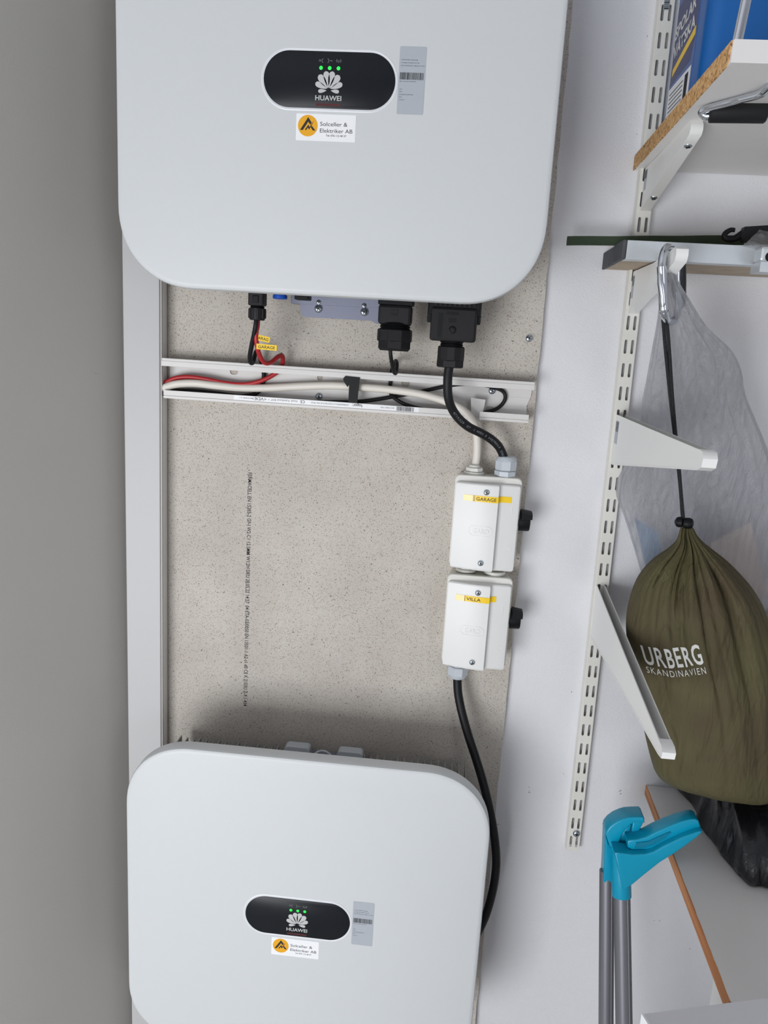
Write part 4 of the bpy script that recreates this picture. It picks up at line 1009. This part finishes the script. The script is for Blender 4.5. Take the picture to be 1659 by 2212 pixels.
def ringlofts(rings, Yf, nth, fold, noise_amp, seed, sub=3):
    rnd = random.Random(seed)
    # densify the rings smoothly
    R = []
    A = crom([at(r[0], r[1], Yf(i)) for i, r in enumerate(rings)], sub); B = crom([at(r[2], r[3], Yf(i)) for i, r in enumerate(rings)], sub)
    D = crom([Vector((r[4], 0, 0)) for r in rings], sub)
    ph = [(rnd.uniform(0, 6.28), rnd.uniform(0, 6.28), rnd.randint(5, 23)) for _ in range(9)]
    n = len(A); loops = []
    for i in range(n):
        t = i/(n-1); c = (A[i]+B[i])/2; h = (B[i]-A[i])/2; d = D[i].x; L = []
        for k in range(nth):
            th = 2*math.pi*k/nth
            f = fold(t, th) if fold else 0
            for p1, p2, q in ph: f += noise_amp*math.sin(q*th+p1+2.2*math.sin(4*t+p2))*math.sin(9*t*(.4+p2/6)+p1)/3
            # the outline seen from the front stays as measured, folds act in depth
            cs, sn = math.cos(th), math.sin(th)
            L.append(c+h*cs*(1+f*.25)+Vector((0, -d*sn*(1+f*(1 if abs(sn) > .2 else abs(sn)*5)), 0)))
        loops.append(L)
    return loops
fr = random.Random(21)
FO = [(fr.uniform(0, 6.28), q, a) for q, a in ((13, .26), (19, .22), (29, .16), (37, .10))]
def sackfold(t, th):
    e = math.exp(-(max(0, t-.03)*3.1)**1.6)
    f = 0
    for p, q, a in FO:
        ph_ = q*th+p+.5*math.sin(7*t+p)+.7*math.sin(3*th+p)
        w_ = .55+.45*math.sin(2.3*th+p*2+5*t)
        f += a*.5*abs(math.sin(ph_))*w_ + a*2.0*max(0, math.sin(ph_*.5))**14*w_
    wob = .02*math.sin(5*th+9*t)+.014*math.sin(11*th-6*t)
    return -min(.7, f)*(e+.03)+wob*min(1, t*3)
loops = ringlofts(sk_rings, lambda i: YS, 220, sackfold, .010, 5)
bm = loft(loops)
sack_mesh = link('sack_body', bm, M_sack, sk_t, smooth=True, angle=75)
# lettering wrapped on the sack's front
so = WL[sack_mesh.name]
bvh = BVHTree.FromPolygons([v.co+so for v in sack_mesh.data.vertices], [tuple(p.vertices) for p in sack_mesh.data.polygons])
def wrap_text(s, px0, py0, px1, py1, h_px, bold, spacing=1.0, smile=0.0):
    """lettering printed on the sack: baseline from one point to the other, capital height as measured"""
    A = at(px0, py0, -.235); B = at(px1, py1, -.235); W = (B-A).length; ex_ = (B-A).normalized(); ez = (at(px0, py0-h_px, -.235)-A)
    hgt = ez.length; ez = Vector((-ex_.z, 0, ex_.x))
    bm = text_bm(s, hgt, width=W, bold=bold, spacing=spacing)
    for _ in range(2):
        es = [e for e in bm.edges if e.calc_length() > .004]
        if es: bmesh.ops.subdivide_edges(bm, edges=es, cuts=1)
    bmesh.ops.triangulate(bm, faces=bm.faces[:])
    for v in bm.verts:
        u_ = v.co.x/W
        p = A+ex_*v.co.x+ez*(v.co.y-smile*4*u_*(1-u_))
        d = (p-CAM); d.normalize()
        # straight on to the cloth, as a printing screen would
        hit = bvh.ray_cast(Vector((p.x, -.6, p.z)), Vector((0, 1, 0)))[0]
        v.co = Vector((p.x, (hit.y if hit else -.23)-.0010, p.z))
    link('printed_lettering', bm, M_print, sk_t)
wrap_text('URBERG', 1413, 1465, 1524, 1438, 42, .018, 1.14, .0012)
wrap_text('SKANDINAVIEN', 1417, 1485, 1529, 1459, 15, -.006, 1.25, .0012)
bm = bmesh.new()
b_tube(bm, crom([at(*p) for p in kpts], 8), .0021, 10); b_tube(bm, crom([at(*p) for p in kpts2], 8), .0021, 10)
link('drawcord', bm, M_cord, sk_t, smooth=True)
lc = at(1477, 1129, -.152)
lk = link('cord_lock', lathe(lc+Vector((-.010, .002, 0)), (1, -.25, .05), [(.002, -.001), (.0055, .001), (.0068, .004), (.0068, .0075), (.0055, .009)], 22), M_black, sk_t, smooth=True)
link('lock_button', lathe(lc+Vector((-.001, -.002, 0)), (1, -.25, .05), [(.0058, 0), (.0070, .003), (.0072, .007), (.0060, .0105), (.003, .0122)], 22), M_black, lk, smooth=True)

# ------------------------------------------------------------------ clear bag behind the sack
bag_rings = [(1436, 548, 1462, 548, .006, -.182), (1428, 566, 1450, 572, .007, -.190), (1428, 600, 1462, 605, .010, -.186), (1427, 645, 1486, 645, .014, -.176), (1421, 700, 1524, 705, .020, -.160), (1411, 758, 1575, 755, .028, -.142),
             (1400, 820, 1598, 800, .034, -.122), (1392, 862, 1606, 850, .038, -.106), (1388, 900, 1628, 905, .038, -.092), (1382, 950, 1650, 960, .040, -.078), (1353, 1008, 1672, 1020, .040, -.064), (1336, 1040, 1690, 1060, .036, -.056),
             (1334, 1075, 1702, 1100, .032, -.050), (1350, 1117, 1706, 1140, .028, -.046), (1370, 1181, 1704, 1200, .026, -.044), (1388, 1243, 1698, 1260, .024, -.042), (1405, 1300, 1690, 1312, .020, -.040), (1425, 1330, 1670, 1335, .012, -.038)]
fb = random.Random(8)
FB = [(fb.uniform(0, 6.28), q, a) for q, a in ((9, .28), (15, .24), (23, .16), (31, .10))]
def bagfold(t, th):
    f = 0
    for p, q, a in FB:
        s = math.sin(q*th+p+1.3*t); f += a*math.copysign(abs(s)**.7, s)
    return f*(.10+.60*math.exp(-t*3.5))
loops = ringlofts(bag_rings, lambda i: bag_rings[i][5], 160, bagfold, .05, 3)
link('clear_bag', loft(loops), M_film, None, smooth=True, angle=80, label='crumpled clear plastic bag hanging from the second bracket behind the sack', cat='plastic bag')
cb = at(1600, 1300, -.044)
cbm = mat('paper_beige', rgb(222, 206, 194), .7, bump=.4, bscale=60)
o = [at(1535, 1175, -.046), at(1625, 1130, -.046), at(1660, 1290, -.046), at(1560, 1300, -.046)]
link('paper_sheet', loft([[(p.x, -.046+dy+.006*(i % 2), p.z) for i, p in enumerate(o)] for dy in (0, .003)]), cbm, None, label='folded beige paper inside the clear bag', cat='paper')
gcm = mat('packet_green', rgb(150, 170, 150), .5)
o = [at(1372, 1120, -.044), at(1420, 1150, -.044), at(1440, 1240, -.044), at(1402, 1250, -.044)]
link('paper_packet', loft([[(p.x, -.044+dy, p.z) for p in o] for dy in (0, .004)]), mat('packet_blue', rgb(120, 150, 180), .5), None, label='flat pale blue packet inside the clear bag', cat='packet')
# folded black plastic strip behind the bracket tip
st_pts = [(1462, 566, 1481, 560, .002), (1456, 590, 1482, 590, .006), (1450, 620, 1482, 620, .008), (1455, 645, 1482, 645, .007), (1470, 668, 1480, 660, .003)]
loops = ringlofts(st_pts, lambda i: -.170+.004*i, 40, None, .06, 2)
link('plastic_strip', loft(loops), M_blackbag, None, smooth=True, angle=70, label='dark folded plastic strip hanging behind the bracket tip', cat='plastic')

# ------------------------------------------------------------------ low shelf, black bag, cabinet
lsz = -.5909
ls = thing('low_shelf', (.80, -.21, lsz-.016), 'white low shelf with a brown wooden left edge', 'shelf')
A0, A1 = Vector((.5164, -.001, 0)), Vector((.5050, -.4284, 0))
# the shelf's front extends towards the viewer behind the cabinet
def shelfprism(xa0, xa1, xb, z0, z1): return loft([[(xa0, A0.y, z), (xa1, A1.y, z), (xb, A1.y, z), (xb, A0.y, z)] for z in (z0, z1)])
link('panel', shelfprism(A0.x+.001, A1.x+.001, 1.2, lsz-.0165, lsz), M_melamine, ls)
n = 36; bm = bmesh.new(); loops = []
for k in range(n+1):
    t = k/n; p = A0.lerp(A1, t); w = .0012+random.uniform(-.0003, .0005)
    loops.append([(p.x, p.y, lsz-.0165), (p.x, p.y, lsz-.0004), (p.x+w, p.y, lsz+.0002), (p.x+.0010, p.y, lsz-.0165)])
link('edge_band', b_loft(bm, loops), M_woodedge, ls)
link('leg', box((.530, -.420, -1.40), (.546, -.325, lsz-.0165)), M_melamine, ls)
link('leg', box((1.15, -.420, -1.40), (1.166, -.02, lsz-.0165)), M_melamine, ls)
link('back_rail', box((.56, -.016, lsz-.08), (1.15, -.001, lsz-.0165)), M_melamine, ls)
# black refuse bag standing on the low shelf
def pt(x, y, z): return Vector((x, y, z))
fp = [(.560, -.006), (.572, -.06), (.566, -.105), (.574, -.150), (.580, -.195), (.592, -.2325), (.618, -.238), (.66, -.240), (.72, -.225), (.78, -.17), (.80, -.10), (.79, -.03), (.74, -.006), (.65, -.004)]
base = crom([Vector((x, y, 0)) for x, y in fp]+[Vector((fp[0][0], fp[0][1], 0))], 6)[:-1]
cxx, cyy = .68, -.11
rb_ = random.Random(14); loops = []
lev = [(0, .90, 1), (.003, .985, 1), (.012, 1.0, 1), (.035, .99, .98), (.055, .97, .93), (.068, .95, .80), (.078, .93, .55), (.085, .91, .30), (.12, .88, .24), (.18, .84, .22), (.25, .72, .18), (.29, .5, .12), (.305, .2, .06)]
for zz, s, sy in lev:
    L = []
    for i, p in enumerate(base):
        a = 2*math.pi*i/len(base)
        w = 1+(.018*math.sin(9*a+zz*30)+.014*math.sin(17*a-zz*45)+.01*math.sin(29*a+zz*70))*(1 if zz > .01 else .3)
        y = -.004+(p.y+.004)*s*w*sy; y = min(y, -.003)
        L.append((cxx+(p.x-cxx)*s*w, y, lsz+.0006+zz))
    loops.append(L)
link('refuse_bag', loft(loops), M_blackbag, None, smooth=True, angle=70, label='black plastic refuse bag standing on the low shelf behind the sack', cat='plastic bag')
# white cabinet in the lower right corner
cz_ = -.54
c0 = Vector((.3901, -.5135, cz_)); c1 = Vector((.5199, -.4750, cz_)); ux = (c1-c0).normalized(); uy = Vector((ux.y, -ux.x, 0))
cab = thing('metal_cabinet', (c0.x+.2, c0.y-.1, -1.40), 'white cabinet with a thin lipped top in the bottom right corner', 'cabinet')
def orect(o, a, b, z): return [o+ux*a[0]+uy*b[0]+Vector((0, 0, z)), o+ux*a[1]+uy*b[0]+Vector((0, 0, z)), o+ux*a[1]+uy*b[1]+Vector((0, 0, z)), o+ux*a[0]+uy*b[1]+Vector((0, 0, z))]
# top sits clear of the shelf's front: it is a separate low box in front of the poles
M_cab = mat('cabinet_white', rgb(226, 226, 230), .35)
link('top', loft([orect(c0, (0, .25), (0, .36), -.0025), orect(c0, (0, .25), (0, .36), 0)]), M_cab, cab)
link('lip', loft([orect(c0, (-.0022, 0), (0, .36), -.014), orect(c0, (-.0022, 0), (0, .36), .0006)]), M_stick, cab)
link('body', loft([orect(c0, (.012, .24), (.012, .35), -.858), orect(c0, (.012, .24), (.012, .35), -.0025)]), M_cab, cab)

# ------------------------------------------------------------------ long-handled dustpan and broom leaning on the wall
def line_at(a, b, t): return a+(b-a)*t
Lt, Lb = at(1311, 1880, -.165), at(1309, 2212, -.210)
Rt, Rb = at(1343, 1915, -.190), at(1348, 2212, -.235)
YA, YB = -.165, -.190                # depth of the two caps
def to_floor(a, b): return a+(b-a)*((-1.398-a.z)/(b.z-a.z))
def pole(parent, a, b, r):
    bm = b_tube(bmesh.new(), [a, b], r, 24)
    link('pole', bm, M_pole, parent, smooth=True, angle=60)
    d = (b-a).normalized(); s = d.cross(Vector((0, -1, 0))).normalized(); f = s.cross(d).normalized()
    if f.y > 0: f = -f
    bm = bmesh.new()
    for ang in (-.55, .55):
        q = (f*math.cos(ang)+s*math.sin(ang))*(r-.0003)
        b_tube(bm, [a+q, b+q], .0008, 6)
    link('pole_ribs', bm, M_pole, parent, smooth=True)
bf = to_floor(Lt, Lb)
br = thing('broom', bf, 'grey pole with a turquoise hooked cap, the left of two leaning on the wall', 'broom', 'long-handled cleaning set')
pole(br, Lt, bf, .0103)
df = to_floor(Rt, Rb)
dp = thing('dustpan_handle', df, 'grey pole with a turquoise lever grip, the right of two leaning on the wall', 'dustpan', 'long-handled cleaning set')
pole(dp, Rt, df, .0113)
# turquoise cap of the left pole: sleeve and hooked hood
def prism_px(pts, Y0, Y1, Ym=None):
    """solid with a given side outline, as wide in depth as the real moulding"""
    Ym = (Y0+Y1)/2 if Ym is None else Ym
    o = [at(px, py, Ym) for px, py in pts]
    return [[(p.x, y, p.z) for p in o] for y in (Y0, Y1)]
k = 250/1659
def hp_(x, y): return (1280+x*k, 1730+y*k)
def soft(loops, off=.0022):
    bm = loft(loops)
    bmesh.ops.recalc_face_normals(bm, faces=bm.faces[:])
    es = [e for e in bm.edges if len(e.link_faces) == 2 and any(len(f.verts) > 4 for f in e.link_faces)]
    bmesh.ops.bevel(bm, geom=es, offset=off, segments=3, profile=.5, affect='EDGES', clamp_overlap=True)
    return bm
sl_pts = [hp_(*p) for p in ((133, 1085), (150, 760), (158, 560), (163, 400), (205, 545), (285, 650), (330, 760), (330, 1180), (268, 1180), (190, 1155))]
cp = link('cap_sleeve', soft(prism_px(sl_pts, YA-.012, YA+.012, YA)), M_teal, br, smooth=True, angle=40)
hood = [hp_(*p) for p in ((163, 400), (178, 345), (230, 280), (310, 222), (400, 182), (480, 160), (580, 153), (690, 150), (712, 175), (716, 240), (650, 222), (585, 225), (520, 262), (455, 325), (400, 400), (360, 490), (330, 600), (280, 640), (215, 560))]
link('hook_hood', soft(prism_px(hood, YA-.014, YA+.014, YA)), M_teal, br, smooth=True, angle=40)
tip = [hp_(*p) for p in ((560, 232), (716, 232), (690, 290), (640, 385), (610, 470), (585, 580), (565, 622), (540, 622), (522, 590), (528, 470), (540, 350))]
link('hook_tip', soft(prism_px(tip, YA-.010, YA+.010, YA)), M_teal, br, smooth=True, angle=40)
neck = [hp_(*p) for p in ((330, 620), (365, 490), (430, 380), (545, 255), (520, 420), (500, 560), (490, 690), (420, 690))]
link('hook_neck', soft(prism_px(neck, YA-.008, YA+.008, YA)), M_teal, br, smooth=True, angle=40)
# turquoise lever of the right pole
zs0 = at(1343, 1937, YB-.005); zs1 = at(1340, 1822, YB+.015)
ax = (zs1-zs0)
link('lever_sleeve', lathe(zs0, ax, [(.0124, 0), (.0130, .001), (.0130, ax.length*.95), (.0126, ax.length)], 32), M_teal, dp, smooth=True, angle=50)
lev = [hp_(*p) for p in ((300, 690), (400, 700), (560, 722), (740, 715), (850, 685), (1000, 600), (1250, 480), (1480, 395), (1550, 385), (1535, 420), (1480, 470), (1330, 580), (1130, 720), (950, 830), (760, 980), (560, 1145), (500, 1185), (420, 1240))]
link('lever_side', soft(prism_px(lev, YB-.014, YB+.012, YB-.006)), M_teal, dp, smooth=True, angle=40)
topo = [hp_(*p) for p in ((500, 560), (640, 545), (760, 515), (900, 440), (1060, 370), (1250, 295), (1390, 257), (1470, 252), (1515, 275), (1552, 385), (1480, 420), (1250, 505), (1000, 620), (850, 690), (700, 690), (560, 690), (500, 660))]
link('lever_top', soft(prism_px(topo, YB-.004, YB+.020, YB-.002)), M_teal, dp, smooth=True, angle=40)
gro = [hp_(*p) for p in ((620, 590), (800, 565), (960, 490), (1100, 432), (1120, 440), (1040, 520), (880, 610), (720, 665), (600, 670))]
link('thumb_groove', loft(prism_px(gro, YB-.0055, YB, YB-.003)), mat('teal_dark_plastic', rgb(0, 122, 152), .3), dp)
